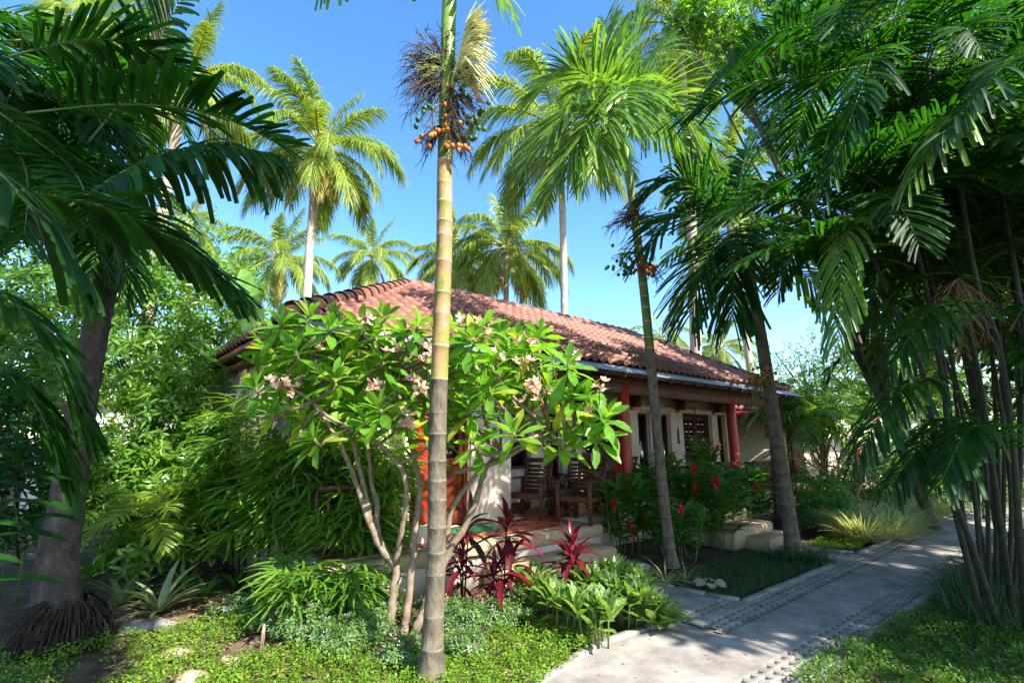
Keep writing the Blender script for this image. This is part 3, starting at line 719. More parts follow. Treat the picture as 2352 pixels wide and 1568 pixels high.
for t in vis:
    o = bpy.data.objects.new('roof_tile', tme); COL.objects.link(o); o.parent = roofo
    P, ex, ey, nn = t; o.matrix_local = Matrix(((ex.x, ey.x, nn.x, P.x), (ex.y, ey.y, nn.y, P.y), (ex.z, ey.z, nn.z, P.z), (0, 0, 0, 1)))
tb = MB()
for t in front + left + right:
    if id(t) in vs: continue
    P, ex, ey, nn = t; A = np.array([ex, ey, nn]); tb.add(TV @ A + np.array(P), TF)
hpart('roof_tiles', tb, M['roof'], roofo, kind='stuff')
def cap_run(a, c, n=None):
    a, c = Vector(HL(*a)), Vector(HL(*c)); L = (c - a).length; n = n or int(L / .33); t = (c - a).normalized()
    b = MB(); V = []; F = []; seg = 8
    x = t.cross(Vector((0, 0, 1))).normalized(); y = x.cross(t)
    for (l, rr) in ((0, .15), (.05, .152), (.052, .135), (.37, .118)):
        for k in range(seg + 1):
            an = math.pi * (k / seg) * 1.1 - .05 * math.pi
            V.append(tuple(Vector((l, math.cos(an) * rr, math.sin(an) * rr))))
    V = np.array(V)
    for q in range(3):
        for k in range(seg): F.append((q * (seg + 1) + k, q * (seg + 1) + k + 1, (q + 1) * (seg + 1) + k + 1, (q + 1) * (seg + 1) + k))
    b.add(V, np.array(F)); me = b.mesh('ridge_cap', M['roof'], smooth=True)
    for k in range(n):
        o = bpy.data.objects.new('ridge_cap', me); COL.objects.link(o); o.parent = roofo
        P = a + t * (L * k / n) + y * R.uniform(-.006, .004); m = Matrix(((t.x, x.x, y.x, P.x), (t.y, x.y, y.y, P.y), (t.z, x.z, y.z, P.z), (0, 0, 0, 1))); o.matrix_local = m
cap_run((*corner[0], ZE + .04), (*ridge[0], RZ + .02)); cap_run((*ridge[1], RZ), (*ridge[0], RZ + .02)); cap_run((*corner[1], ZE + .04), (*ridge[1], RZ))
cap_run((*corner[3], ZE + .04), (*ridge[0], RZ + .02))
e = MB(); c0 = Vector(HL(*corner[0], ZE + .02)); hd = (Vector(HL(*ridge[0], RZ)) - c0).normalized()
e.tube([c0 - hd * .1, c0 - hd * .07, c0, c0 + hd * .12], [.03, .09, .115, .12], 12); hpart('hip_end_cap', e, M['roof'], roofo, smooth=True)

# ------------------------------------------------------------ furniture on the porch
PF = .50
def armchair(loc, rz, label, group='wooden armchairs on the porch'):
    t = thing('armchair', loc, label, 'chair', group, rz=rz)
    def P(nm, fn):
        b = MB(); fn(b); return part(nm, b, M['dwood'], t, local=True)
    w, d = .30, .28    # half width, half depth; the front faces -Y
    for sx in (-1, 1):
        P('leg', lambda b: b.box(sx * w - .028, sx * w + .028, -d - .028, -d + .028, 0, .64, 0, .005))
        P('leg', lambda b: b.obox((sx * w, d - .02, 0), (sx * w, d + .01, .64), .05, .055))
        P('armrest', lambda b: b.box(sx * w - .042, sx * w + .042, -d - .06, d + .06, .64, .667, 0, .008))
        P('side_rail', lambda b: b.box(sx * w - .014, sx * w + .014, -d + .03, d - .04, .34, .40, 0, .003))
        P('side_rail', lambda b: b.box(sx * w - .012, sx * w + .012, -d + .03, d - .04, .12, .16, 0, .003))
    P('apron', lambda b: b.box(-w + .03, w - .03, -d - .014, -d + .014, .33, .41, 0, .004))
    for k in range(6): P('seat_slat', lambda b: b.box(-w + .03, w - .03, -d + .018 + k * .092, -d + .10 + k * .092, .405 - k * .004, .425 - k * .004, 0, .005))
    def back(y, z): return (y + (z - .4) * .27, z)
    for sx in (-1, 1): P('back_post', lambda b: b.obox((sx * (w - .06), back(d - .05, .38)[0], .38), (sx * (w - .06), back(d - .05, .98)[0], .98), .06, .035, up=(0, 1, 0)))
    for z, hh in ((.95, .08), (.845, .052), (.775, .052), (.705, .052), (.635, .052), (.565, .052), (.495, .052), (.42, .06)):
        y = back(d - .05, z)[0]; P('back_slat', lambda b: b.obox((-w + .085, y, z), (w - .085, y, z), .02, hh))
    return t
bpy.context.view_layer.update()
def chair_at(pa, pb, label):    # pixels of the two front feet
    a, c = PZ(*pa, PF), PZ(*pb, PF); mid = (a + c) / 2; ax = (c - a).normalized(); rz = math.atan2(ax.y, ax.x)
    back = Vector((-ax.y, ax.x, 0)); return armchair(mid + back * .28, rz, label)
chair_at((1180, 1190), (1232, 1194), 'slatted dark wooden armchair at the left of the porch table, nearest the sunlit white wall')
chair_at((1287, 1199), (1352, 1207), 'slatted dark wooden armchair closest to the camera, at the front edge of the porch')
armchair(H(7.35, 6.98, PF), TH + RAD(150), 'dark wooden armchair turned away behind the small porch table')
armchair(H(8.3, 6.75, PF), TH + RAD(195), 'dark wooden armchair half hidden by the near red column')
armchair(H(11.3, 6.9, PF), TH + RAD(20), 'dark wooden armchair on the farther porch behind the red ginger plants')
tp = H(6.3, 6.33, PF); t = thing('side_table', tp, 'small square dark wooden table between the porch armchairs', 'table', rz=TH - .35)
b = MB(); b.box(-.22, .22, -.22, .22, .44, .47, 0, .006); part('tabletop', b, M['dwood'], t, local=True)
b = MB(); b.box(-.19, .19, -.19, .19, .385, .438, 0, .004); part('apron', b, M['dwood'], t, local=True)
for sx in (-1, 1):
    for sy in (-1, 1): b = MB(); b.box(sx * .18 - .025, sx * .18 + .025, sy * .18 - .025, sy * .18 + .025, 0, .384, 0, .004); part('leg', b, M['dwood'], t, local=True)
b = MB(); b.box(-.42, .42, -.24, .24, 0, .014, 0, .004)
o = single('doormat', b, M['mat'], 'dark green doormat on the tiled porch before the red door', 'doormat'); o.location = H(4.35, 6.3, .5005); o.rotation_euler = (0, 0, TH)
# second bungalow beyond, seen past the palms
h2 = thing('far_bungalow', H(18.5, 7.2, 0), 'farther tiled bungalow with a red brown fascia past the ringed palms', 'house', rz=TH)
def h2p(nm, fn, mat, root=None): 
    b = MB(); fn(b); return part(nm, b, M[mat], root or h2, local=True)
h2p('wall', lambda b: b.box(0, 7, .8, 6.5, 0, 2.8), 'wall')
def r2(b):
    e = [(-1.2, -.6, 2.8), (8, -.6, 2.8), (8, 7.4, 2.8), (-1.2, 7.4, 2.8)]; a, c = (1.4, 3.4, 4.7), (5.4, 3.4, 4.7)
    b.add(e + [a, c], [np.array([(0, 1, 5, 4), (2, 3, 4, 5)]), np.array([(1, 2, 5), (3, 0, 4)])])
rr = h2p('roof', r2, 'dwood')
b = MB(); E0, E1, Q0, Q1 = Vector((-1.2, -.6, 2.83)), Vector((8, -.6, 2.83)), Vector((1.4, 3.4, 4.73)), Vector((5.4, 3.4, 4.73))
for A0, A1, B0, B1 in ((E0, E1, Q0, Q1), (Vector((-1.2, 7.4, 2.83)), E0, Q0, Q0)):
    ex = (A1 - A0).normalized(); nn = ex.cross(B0 - A0).normalized(); nn = nn if nn.z > 0 else -nn; ey = nn.cross(ex); ey = ey if ey.z > 0 else -ey
    Ht = (B0 - A0).dot(ey); l0 = (B0 - A0).dot(ex); l1 = (B1 - A0).dot(ex); Wd = (A1 - A0).length
    for r in range(int(Ht / TLn)):
        y = r * TLn; f = y / Ht
        for k in range(int(l0 * f / TW), int((Wd + (l1 - Wd) * f) / TW)):
            b.add(TV @ np.array([ex, ey, nn]) + np.array(A0 + ex * k * TW + ey * y + nn * .02), TF)
part('roof_tiles', b, M['roof'], rr, kind='stuff', local=True)
h2p('fascia', lambda b: (b.box(-1.22, 8, -.64, -.6, 2.62, 2.84), b.box(-1.26, -1.22, -.62, 7.4, 2.62, 2.84)), 'red')
h2p('door', lambda b: b.box(1.5, 2.9, .74, .8, .4, 2.4), 'dwood')
h2p('porch_slab', lambda b: b.box(-.6, 7, -.9, .8, 0, .4), 'pebble')
for x in (5.5,): h2p('column', lambda b: b.tube([(x, -.3, .4), (x, -.3, 2.65)], .11, 12), 'red')
# ============================================================ palms
def areca_trunk(pts, r0, r1, gap, root, zones, flare=1.5, name='trunk'):
    """ringed trunk; zones = [(fraction up to, material index)] of [grey, tan, green, shaft]"""
    sp = spline(pts, 8); P = [Vector(p) for p in sp]
    L = [0]
    for a, c in zip(P[:-1], P[1:]): L.append(L[-1] + (c - a).length)
    tot = L[-1]; xs = np.array(L); A = np.array([tuple(p) for p in P])
    at = lambda l: Vector([float(np.interp(l, xs, A[:, i])) for i in range(3)])
    ls = []; rs = []; ms = []
    l = 0.0; gcur = gap
    def rad(l):
        q = l / tot; return (r0 * (1 - q) + r1 * q) * (1 + (flare - 1) * math.exp(-l / .16))
    def zone(l):
        q = l / tot + (R.uniform(-.018, .018) if l / tot < zones[-1][0] * .8 and len(zones) > 2 and l / tot < zones[-2][0] - .03 else 0)
        for f, m in zones:
            if q <= f: return m
        return zones[-1][1]
    while l < tot:
        g_ = min(gap * R.uniform(.55, 1.3), tot - l)
        if zone(l) == 3 or g_ < .05:
            for q in (0, .5): ls.append(l + g_ * q); rs.append(rad(l) * (1.05)); ms.append(3 if zone(l) == 3 else zone(l))
        else:
            z = zone(l); rg = 4 if z in (1, 2) else 5
            for dl, k, m in ((0, 1.0, rg), (.006, 1.03 + R.uniform(0, .03), rg), (.010 + R.uniform(0, .01), 1.03, z), (.028, 1.0, z), (g_ * .5, .985 + R.uniform(0, .02), z)):
                ls.append(l + dl); rs.append(rad(l + dl) * k); ms.append(m)
        l += g_
    ls.append(tot); rs.append(rad(tot))
    b = MB(); pp = [at(x) for x in ls]
    b.tube(pp, rs, 16, mats=ms, cap=True)
    if name != 'trunk': return part(name, b, [M['bamboo'], M['bamboo'], M['bamboo'], M['shaft'], M['cane_ring'], M['cane_ring']], root, smooth=True)
    return part(name, b, [M['trunk_grey'], M['trunk_tan'], M['trunk_green'], M['shaft'], M['ring'], M['ringd']], root, smooth=True)
def crown_frond(root, base, dirv, L, mats, droop_r=.9, n=36, ll=.5, w=.045, droop=.5, wp='blunt', r0=.016, rise=None, name='frond', **k):
    """one arching frond as a part"""
    base = Vector(base); h = Vector((dirv[0], dirv[1], 0)); 
    h = h.normalized() if h.length > 1e-3 else Vector((1, 0, 0)); el = dirv[2]
    c = [base]; 
    for q in (.25, .5, .75, 1.0):
        ang = el - droop_r * q * 1.1
        c.append(c[-1] + (h * math.cos(ang) + Vector((0, 0, math.sin(ang)))) * L * .25)
    b = MB(); frond_mesh(b, c, n, ll, w, droop, wp=wp, r0=r0, **k)
    return part(name, b, mats, root)
def path_frond(root, ctrl, mats, name='frond', leaflets=False, **k):
    b = MB(); pp = [] if leaflets else None
    frond_mesh(b, ctrl, parts=pp, **k)
    o = part(name, b, mats, root)
    if leaflets:
        off = np.array(root_off(root))
        for V, F in pp:
            c = MB(); c.add(V - off, F); q = bpy.data.objects.new('leaflet', c.mesh('leaflet', mats[0])); COL.objects.link(q); q.parent = o
    return o
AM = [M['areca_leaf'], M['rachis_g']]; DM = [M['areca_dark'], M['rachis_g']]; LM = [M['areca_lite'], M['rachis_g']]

def spray(root, base, out, n, L, mat, name, sub=6, droop=.6, r=.004, curl=.15):
    b = MB()
    for k in range(n):
        q = R.random(); p0 = Vector(base); d = (Vector(out) + Vector((R.gauss(0, .55), R.gauss(0, .55), R.gauss(0, .45)))).normalized()
        l = L * R.uniform(.6, 1.1); ax = [p0 + d * l * t + Vector((0, 0, -droop * l * t * t)) for t in (0, .3, .6, 1)]
        b.tube(ax, [r * 1.6, r * 1.3, r, r * .5], 3, cap=False)
        for j in range(sub):
            t = R.uniform(.25, 1); a = p0 + d * l * t + Vector((0, 0, -droop * l * t * t)); dd = (d + Vector((R.gauss(0, .6), R.gauss(0, .6), R.gauss(-.5, .5)))).normalized(); ll = L * R.uniform(.15, .4)
            b.tube([a, a + dd * ll * .5 + Vector((0, 0, -.1 * ll)), a + dd * ll + Vector((R.gauss(0, curl) * ll, R.gauss(0, curl) * ll, -.4 * ll))], [r * .9, r * .7, r * .35], 3, cap=False)
    return part(name, b, mat, root)
def nuts(root, centre, spread, n, mat, r=.022, name='nut'):
    b = MB(); rings = 6; V = []; 
    pts = [(0, 0, -r * 1.2), (r * .6, 0, -r * .8), (r * .95, 0, -r * .1), (r * .8, 0, r * .65), (.001, 0, r * 1.15)]
    b.tube([(0, 0, p[2]) for p in pts], [max(.001, p[0]) for p in pts], 8, cap=False); key = ('nut', mat.name, r)
    if key not in _tm: _tm[key] = b.mesh(name, mat, smooth=True)
    off = Vector(root_off(root))
    for k in range(n):
        o = bpy.data.objects.new(name, _tm[key]); COL.objects.link(o); o.parent = root
        o.location = Vector(centre) + Vector((R.gauss(0, spread), R.gauss(0, spread), R.gauss(0, spread * .8))) - off; o.rotation_euler = (R.uniform(-.6, .6), R.uniform(-.6, .6), 0)

# --- main areca palm, right in front
pts = [PZ(1000, 1545, 0), PY(1003, 1250, 4.17), PY(1006, 1000, 4.15), PY(1014, 760, 4.12), PY(1020, 560, 4.1), PY(1022, 400, 4.1), PY(1026, 240, 4.1), PY(1031, 60, 4.1), PY(1036, -60, 4.1), PY(1040, -420, 4.1)]
pts[0] = Vector((pts[1].x - .015, 4.17, -.05))
pts = pts[:1] + [p_ + Vector((R.uniform(-.012, .012), R.uniform(-.01, .01), 0)) for p_ in pts[1:]]
t = thing('areca_palm', pts[0], 'tall ringed areca palm before the frangipani, cream flowers and orange nuts below its green shaft', 'palm tree')
areca_trunk(pts, .078, .064, .24, t, [(.26, 0), (.48, 1), (.57, 2), (1.0, 3)], 1.9)
top = pts[-1]
for k, (az, el) in enumerate(((-75, 22), (-100, 8), (80, 16), (100, 2), (0, 45), (150, 40), (60, 40), (-50, 45))):
    az = RAD(az); crown_frond(t, top + Vector((0, 0, .15)), (math.sin(az), math.cos(az), RAD(el)), 1.75, AM, 1.15, 36, .5, .045, .5)
# hanging tips that come into the top of the frame
path_frond(t, [top + Vector((0, 0, .2)), PY(1110, -90, 4.1), PY(1150, -20, 4.0), PY(1180, 40, 3.95)], AM, n=22, L=.33, w=.05, droop=.7, vee=.1, base=.5, wp='blunt')
path_frond(t, [top + Vector((0, 0, .2)), PY(960, -120, 4.3), PY(820, -110, 4.5), PY(730, -20, 4.6)], AM, n=24, L=.34, w=.045, droop=.6, vee=.1, base=.45, wp='blunt')
c = PY(1024, 150, 4.05)
for dx in (-1, -.6): spray(t, PY(1022, 150, 4.1), (dx, -.2, .5), 24, .42, M['dark_infl'], 'dry_flower_spray', 10, .35)
spray(t, PY(1028, 190, 4.1), (-.9, -.2, -.1), 26, .40, M['dark_infl'], 'dry_flower_spray', 12, .5)
spray(t, PY(1036, 225, 4.1), (.6, -.3, -.3), 30, .34, M['dark_infl'], 'dry_flower_spray', 12, .8)
spray(t, PY(1036, 170, 4.1), (.75, -.3, .1), 22, .34, M['green_infl'], 'green_flower_spray', 8, .6)
spray(t, PY(1022, 165, 4.05), (-.5, -.6, .1), 16, .3, M['green_infl'], 'green_flower_spray', 8, .6)
spray(t, PY(1022, 290, 4.1), (-.8, -.3, -.3), 20, .25, M['dark_infl'], 'dry_flower_spray', 10, .9)
spray(t, PY(1032, 290, 4.1), (.8, -.3, -.3), 20, .25, M['dark_infl'], 'dry_flower_spray', 10, .9)
# cream panicle: a stalk with combed branchlets
b = MB(); st = [PY(1036, 200, 4.02), PY(1058, 110, 3.95), PY(1072, 45, 3.9)]
for k in range(230):
    q = (k / 230) ** .8; a = st[0].lerp(st[1], q * 2) if q < .5 else st[1].lerp(st[2], (q - .5) * 2)
    d = Vector((R.uniform(.5, 1), R.gauss(-.1, .35), R.uniform(-.2, .8) * (.4 + q))).normalized(); L = R.uniform(.24, .42) * (1.15 - .5 * q)
    b.tube([a, a + d * L * .4, a + d * L * .75 - Vector((0, 0, .10 * L)), a + d * L - Vector((0, 0, .45 * L * (1.2 - q)))], [.005, .0065, .006, .003], 4, cap=False)
b.tube(st, [.012, .008, .004], 6); part('cream_flower_panicle', b, M['cream_infl'], t)
b = MB(); s0 = PY(1066, 235, 4.02); b.add([tuple(PY(*q)) for q in ((1075, 160, 4.02), (1088, 165, 4.0), (1083, 205, 4.03), (1100, 215, 3.97), (1095, 232, 4.0), (1118, 245, 3.97))], [np.array([(0, 1, 3, 2), (2, 3, 5, 4)])]); part('dry_spathe', b, M['spathe'], t)
for (x, y, n, sp, mt) in ((1024, 190, 1, .01, 'nut_o'), (1025, 240, 1, .01, 'nut_o'), (1024, 268, 1, .01, 'nut_o'), (1057, 282, 1, .01, 'nut_o'), (1015, 300, 3, .022, 'nut_o'), (985, 318, 3, .025, 'nut_o'), (958, 323, 1, .008, 'nut_o'), (1035, 333, 3, .025, 'nut_o'), (1062, 335, 3, .02, 'nut_o'),
                            (1085, 275, 5, .05, 'nut_g'), (1040, 212, 6, .06, 'nut_g'), (985, 245, 2, .02, 'nut_g'), (968, 278, 1, .02, 'nut_g'), (950, 292, 1, .01, 'nut_g'), (1090, 310, 3, .04, 'nut_g'), (1098, 250, 2, .03, 'nut_g')):
    nuts(t, PY(x, y, 3.96), sp * 1.3, n + (n > 1) * 2, M[mt], .026)
for (x0, y0, x1, y1) in ((1020, 255, 985, 318), (1020, 270, 960, 322), (1030, 262, 1060, 335), (1030, 250, 1057, 282), (1020, 235, 968, 278), (1030, 240, 1088, 300), (1022, 250, 1015, 300), (1028, 275, 1036, 333)):
    b = MB(); a, c = PY(x0, y0, 4.05), PY(x1, y1, 3.98); b.tube([a, a.lerp(c, .5) + Vector((0, -.03, .03)), c], [.007, .005, .003], 5); part('fruit_stalk', b, M['green_infl'], t)

# --- second areca, in front of the porch steps
pts = [PZ(1543, 1300, 0), PY(1525, 1150, 7.55), PY(1508, 980, 7.5), PY(1492, 800, 7.45), PY(1477, 650, 7.4), PY(1460, 520, 7.4), PY(1447, 420, 7.4), PY(1437, 345, 7.4), PY(1428, 290, 7.4)]
t = thing('areca_palm', pts[0], 'slender areca palm rising by the porch steps in front of the near red column', 'palm tree')
areca_trunk(pts, .080, .062, .23, t, [(.42, 0), (.62, 2), (.8, 2), (1, 3)], 1.5)
tp = pts[-1]
Yc = 7.4
for ctrl, kw in (
    ([tp, PY(1405, 200, 7.3), PY(1385, 120, 7.2), PY(1388, 50, 7.1)], dict(n=48, L=.75, vee=.2, droop=.35)),
    ([tp, PY(1440, 190, 7.4), PY(1450, 100, 7.5), PY(1470, 40, 7.6)], dict(n=46, L=.8, vee=.3, droop=.35)),
    ([tp, PY(1380, 200, 7.2), PY(1320, 160, 7.0), PY(1250, 190, 6.9)], dict(n=54, L=.9, droop=.4)),
    ([tp, PY(1390, 240, 7.1), PY(1330, 240, 6.7), PY(1260, 330, 6.4)], dict(n=56, L=.95, droop=.5)),
    ([tp, PY(1395, 270, 7.0), PY(1340, 300, 6.6), PY(1290, 410, 6.3)], dict(n=56, L=.95, droop=.55)),
    ([tp, PY(1415, 240, 6.8), PY(1390, 270, 6.3), PY(1370, 380, 6.0)], dict(n=48, L=.8, droop=.55)),
    ([tp, PY(1470, 230, 7.3), PY(1530, 220, 7.2), PY(1600, 300, 7.1)], dict(n=54, L=.9, droop=.5)),
    ([tp, PY(1480, 270, 7.6), PY(1550, 300, 7.8), PY(1600, 400, 7.9)], dict(n=54, L=.85, droop=.55)),
    ([tp, PY(1460, 180, 8), PY(1510, 120, 8.4), PY(1560, 130, 8.8)], dict(n=50, L=.85, droop=.5)),
    ([tp, PY(1400, 230, 8), PY(1350, 190, 8.6), PY(1290, 220, 9.0)], dict(n=48, L=.8, droop=.6)),
    ([tp, PY(1430, 210, 7.0), PY(1440, 200, 6.5), PY(1450, 290, 6.1)], dict(n=44, L=.75, droop=.55))):
    k = dict(w=.038, wp='blunt', r0=.02, a0=25, a1=60, nseg=4); k.update(kw); path_frond(t, ctrl, AM, **k)
spray(t, PY(1462, 500, 7.4), (-.8, -.2, .1), 26, .5, M['dark_infl'], 'dry_flower_spray', 8, .3, .006)
spray(t, PY(1466, 500, 7.4), (.5, -.3, 0), 18, .4, M['dark_infl'], 'dry_flower_spray', 8, .4, .006)
spray(t, PY(1475, 600, 7.35), (.6, -.4, -.3), 18, .3, M['dark_infl'], 'dry_flower_spray', 6, .7, .006)
spray(t, PY(1470, 580, 7.35), (-.9, -.2, .1), 12, .45, M['green_infl'], 'green_flower_spray', 3, .3, .008)
nuts(t, PY(1440, 612, 7.25), .13, 34, M['nut_g'], .030); nuts(t, PY(1480, 612, 7.15), .10, 34, M['nut_o'], .032)

# --- third areca right of the steps, with a thin neighbour behind
pts = [PZ(1825, 1275, 0), PY(1805, 1140, 8.25), PY(1786, 1020, 8.2), PY(1762, 860, 8.1), PY(1742, 740, 8.05), PY(1722, 640, 8), PY(1706, 560, 7.9), PY(1692, 500, 7.8), PY(1688, 470, 7.8)]
t = thing('areca_palm', pts[0], 'stout leaning areca palm with pale rings, growing from the dark grass bed by the path', 'palm tree')
areca_trunk(pts, .115, .082, .20, t, [(.3, 0), (.8, 0), (.88, 2), (1, 3)], 1.5)
tp = pts[-1] - Vector((0, 0, .35))
for ctrl, kw in (
    ([tp, PY(1640, 500, 7.2), PY(1560, 490, 6.8), PY(1490, 570, 6.6)], dict(L=.85)),
    ([tp, PY(1660, 560, 7.0), PY(1620, 600, 6.6), PY(1590, 720, 6.4)], dict(L=.8)),
    ([tp, PY(1640, 470, 7.6), PY(1570, 410, 7.5), PY(1490, 440, 7.4)], dict(L=.85, droop=.6)),
    ([tp, PY(1760, 520, 7.4), PY(1840, 540, 7.2), PY(1900, 650, 7.0)], dict(L=.8)),
    ([tp, PY(1770, 480, 8), PY(1850, 460, 8.2), PY(1930, 540, 8.3)], dict(L=.85)),
    ([tp, PY(1700, 420, 7.8), PY(1720, 350, 7.8), PY(1780, 330, 7.9)], dict(L=.7, droop=.4)),
    ([tp, PY(1670, 420, 8.2), PY(1630, 350, 8.6), PY(1570, 330, 9)], dict(L=.7, droop=.5)),
    ([tp, PY(1700, 560, 7.2), PY(1690, 600, 6.9), PY(1680, 720, 6.8)], dict(L=.7, droop=.8))):
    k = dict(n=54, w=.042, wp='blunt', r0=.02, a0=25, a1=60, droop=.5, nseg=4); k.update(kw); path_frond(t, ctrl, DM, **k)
spray(t, PY(1735, 860, 8.0), (-.2, -.3, -.6), 20, .35, M['green_infl'], 'fruit_spray', 5, .6, .006)
nuts(t, PY(1732, 870, 7.95), .12, 34, M['nut_o'], .030)
pts = [PZ(1788, 1205, 0), PY(1775, 1000, 9.7), PY(1750, 820, 9.6), PY(1725, 600, 9.5)]
t = thing('areca_palm', pts[0], 'thin grey trunked palm standing just behind the stout leaning areca', 'palm tree')
areca_trunk(pts, .075, .06, .22, t, [(1, 0)], 1.3)
for k in range(10):
    az = RAD(k * 36 + 10); crown_frond(t, pts[-1], (math.sin(az), math.cos(az), RAD(30 + 30 * (k % 2))), 2.0, AM, 1.5, 34, .6, .05, .7)

# ------------------------------------------------------------ coconut palms
def coco_variant(el, dr, L=4.6, seed=0, tw=0.0):
    c = [Vector((0, 0, 0))]; 
    for q in range(5):
        a = RAD(el) - RAD(dr) * ((q + .5) / 5) ** 1.2; az = tw * q / 5
        c.append(c[-1] + Vector((math.cos(a) * math.cos(az), math.cos(a) * math.sin(az), math.sin(a))) * L / 5)
    b = MB(); frond_mesh(b, c, 88, .95, .05, .75 + .3 * R.random(), vee=.12, base=.2, a0=22, a1=62, nseg=3, r0=.06, wp='thin', jitter=.1,
                         shape=lambda q: .45 + .75 * np.sin(np.pi * np.clip(q * .85 + .12, 0, 1)))
    return b
CV = []
for el, dr in ((82, 35), (68, 60), (55, 85), (40, 95), (22, 95), (4, 80), (-18, 62), (-35, 45)):
    for tw in (-.35, .4): CV.append((el, coco_variant(el, dr, 4.5 * R.uniform(.92, 1.05), tw=tw).mesh('frond', [M['coco_leaf'], M['coco_rachis']])))
OLD = [coco_variant(-50, 35).mesh('dead_frond', [M['coco_old'], M['coco_rachis']]) for _ in range(2)]
def coconut(crown, base, label, scale=1.0, seed=0, r=.16, n=24, trunk_mid=None, mat='coco_far', nutsn=6, group='coconut palms against the sky', skip=None):
    rr = random.Random(seed)
    crown = Vector(crown); base = Vector(base)
    t = thing('coconut_palm', base, label, 'palm tree', group)
    pts = [base] + [Vector(q) for q in (trunk_mid or [base.lerp(crown, .5) + Vector((rr.uniform(-.3, .3), 0, 0))])] + [crown]
    sp, rad = spline(pts, 12, [r * 1.25] + [r] * len(trunk_mid or [0]) + [r * .8])
    P = []; Q = []
    for k, (p, q) in enumerate(zip(sp, rad)): P.append(p); Q.append(q * (1.06 if k % 2 else .97))
    b = MB(); b.tube(P, Q, 12); part('trunk', b, M[mat], t, smooth=True)
    for k in range(n):
        el = 85 - 120 * (k / (n - 1)) ** .85; cand = sorted(CV, key=lambda c: abs(c[0] - el + rr.uniform(-8, 8)))[:2]; me = rr.choice(cand)[1]
        az = k * 2.39996 + rr.uniform(-.25, .25)
        if skip and skip(math.degrees(az) % 360, el): continue
        o = bpy.data.objects.new('frond', me); COL.objects.link(o); o.parent = t; o.location = crown - base + Vector((math.cos(az) * .1, math.sin(az) * .1, rr.uniform(-.1, .2))); o.rotation_euler = (rr.uniform(-.12, .12), rr.uniform(-.08, .08), az)
        s = scale * rr.uniform(.88, 1.08); o.scale = (s, s, s)
    for k in range(3):
        az = rr.uniform(0, 6.28); o = bpy.data.objects.new('dead_frond', OLD[k % 2]); COL.objects.link(o); o.parent = t; o.location = crown - base - Vector((0, 0, .2)); o.rotation_euler = (0, 0, az); o.scale = (scale * .7,) * 3
    for k in range(nutsn):
        az = rr.uniform(0, 6.28); key = 'coconut'
        if key not in _tm:
            c = MB(); c.tube([(0, 0, z) for z in (-.15, -.11, 0, .1, .14)], [.01, .09, .12, .08, .01], 8, cap=False); _tm[key] = c.mesh('coconut', M['nut_o'], smooth=True)
        o = bpy.data.objects.new('coconut', _tm[key]); COL.objects.link(o); o.parent = t; o.location = crown - base + Vector((math.cos(az) * .3, math.sin(az) * .3, -.25 - rr.random() * .25))
    return t
def coco_px(cx, cy, Y, label, bx=None, **k):
    c = PY(cx, cy, Y); bx = cx if bx is None else bx
    f = PY(bx, 900, Y); base = Vector((f.x, Y, 0)); mid = c.lerp(base, .5)
    return coconut(c, base, label, **k)
coco_px(738, 345, 22, 'tall coconut palm whose big crown stands clear in the blue left of the flowering areca', 703, seed=3, r=.2, trunk_mid=[PY(707, 640, 22), PY(716, 520, 22), PY(724, 430, 22)], scale=1.02, n=28)
coco_px(645, 600, 36, 'coconut palm with yellowing hanging fronds above the banana leaf', 640, seed=5, r=.2, n=30)
coco_px(856, 590, 44, 'small distant coconut palm over the left end of the roof ridge', 851, seed=8, r=.2)
coco_px(1050, 600, 34, 'lower coconut palm just right of the ringed areca trunk, orange nuts at its heart', 1058, seed=11, r=.2, scale=.95)
coco_px(1163, 570, 30, 'bushy coconut palm with long yellow-green fronds drooping behind the roof', 1175, seed=13, r=.2, n=30, scale=1.15)
coco_px(1272, 285, 21, 'pale fronded coconut palm with a straight thin white trunk rising behind the roof', 1297, seed=17, r=.16, trunk_mid=[PY(1296, 720, 21), PY(1293, 520, 21), PY(1286, 380, 21)], mat='coco_far', scale=1.1)
coco_px(425, 190, 17, 'coconut palm partly hidden behind the dark fronds at the upper left', 330, seed=21, r=.2, scale=.8)
coco_px(425, 520, 40, 'far coconut palm crown low between the dark fronds and the sky', 430, seed=22, r=.2, n=18)
coco_px(1520, 775, 48, 'tiny coconut palm peeping over the roof beside the slender areca', 1522, seed=23, r=.2, n=20, scale=.8)
coco_px(1592, 812, 70, 'tiniest coconut palm at the far right of the roof ridge', 1594, seed=24, r=.2, n=16)
coco_px(1652, 800, 46, 'small coconut palm above the far hip of the roof', 1655, seed=25, r=.2, n=20, scale=.85)
coco_px(1560, 60, 19, 'coconut palm mostly hidden by the leafy tree at the top right', 1590, seed=26, r=.2, n=22)
coco_px(1660, 420, 26, 'coconut palm glimpsed behind the crown of the stout areca', 1735, seed=27, r=.18, n=22)
coco_px(200, 60, 26, 'coconut palm high behind the dark leaves in the upper left corner', 240, seed=28, r=.2, n=26)
coco_px(2120, 560, 30, 'coconut palm seen in gaps through the right-hand cane palms', 2140, seed=29, r=.2, n=26)
coco_px(2300, 330, 24, 'coconut palm behind the canes near the right edge', 2320, seed=30, r=.2, n=26)
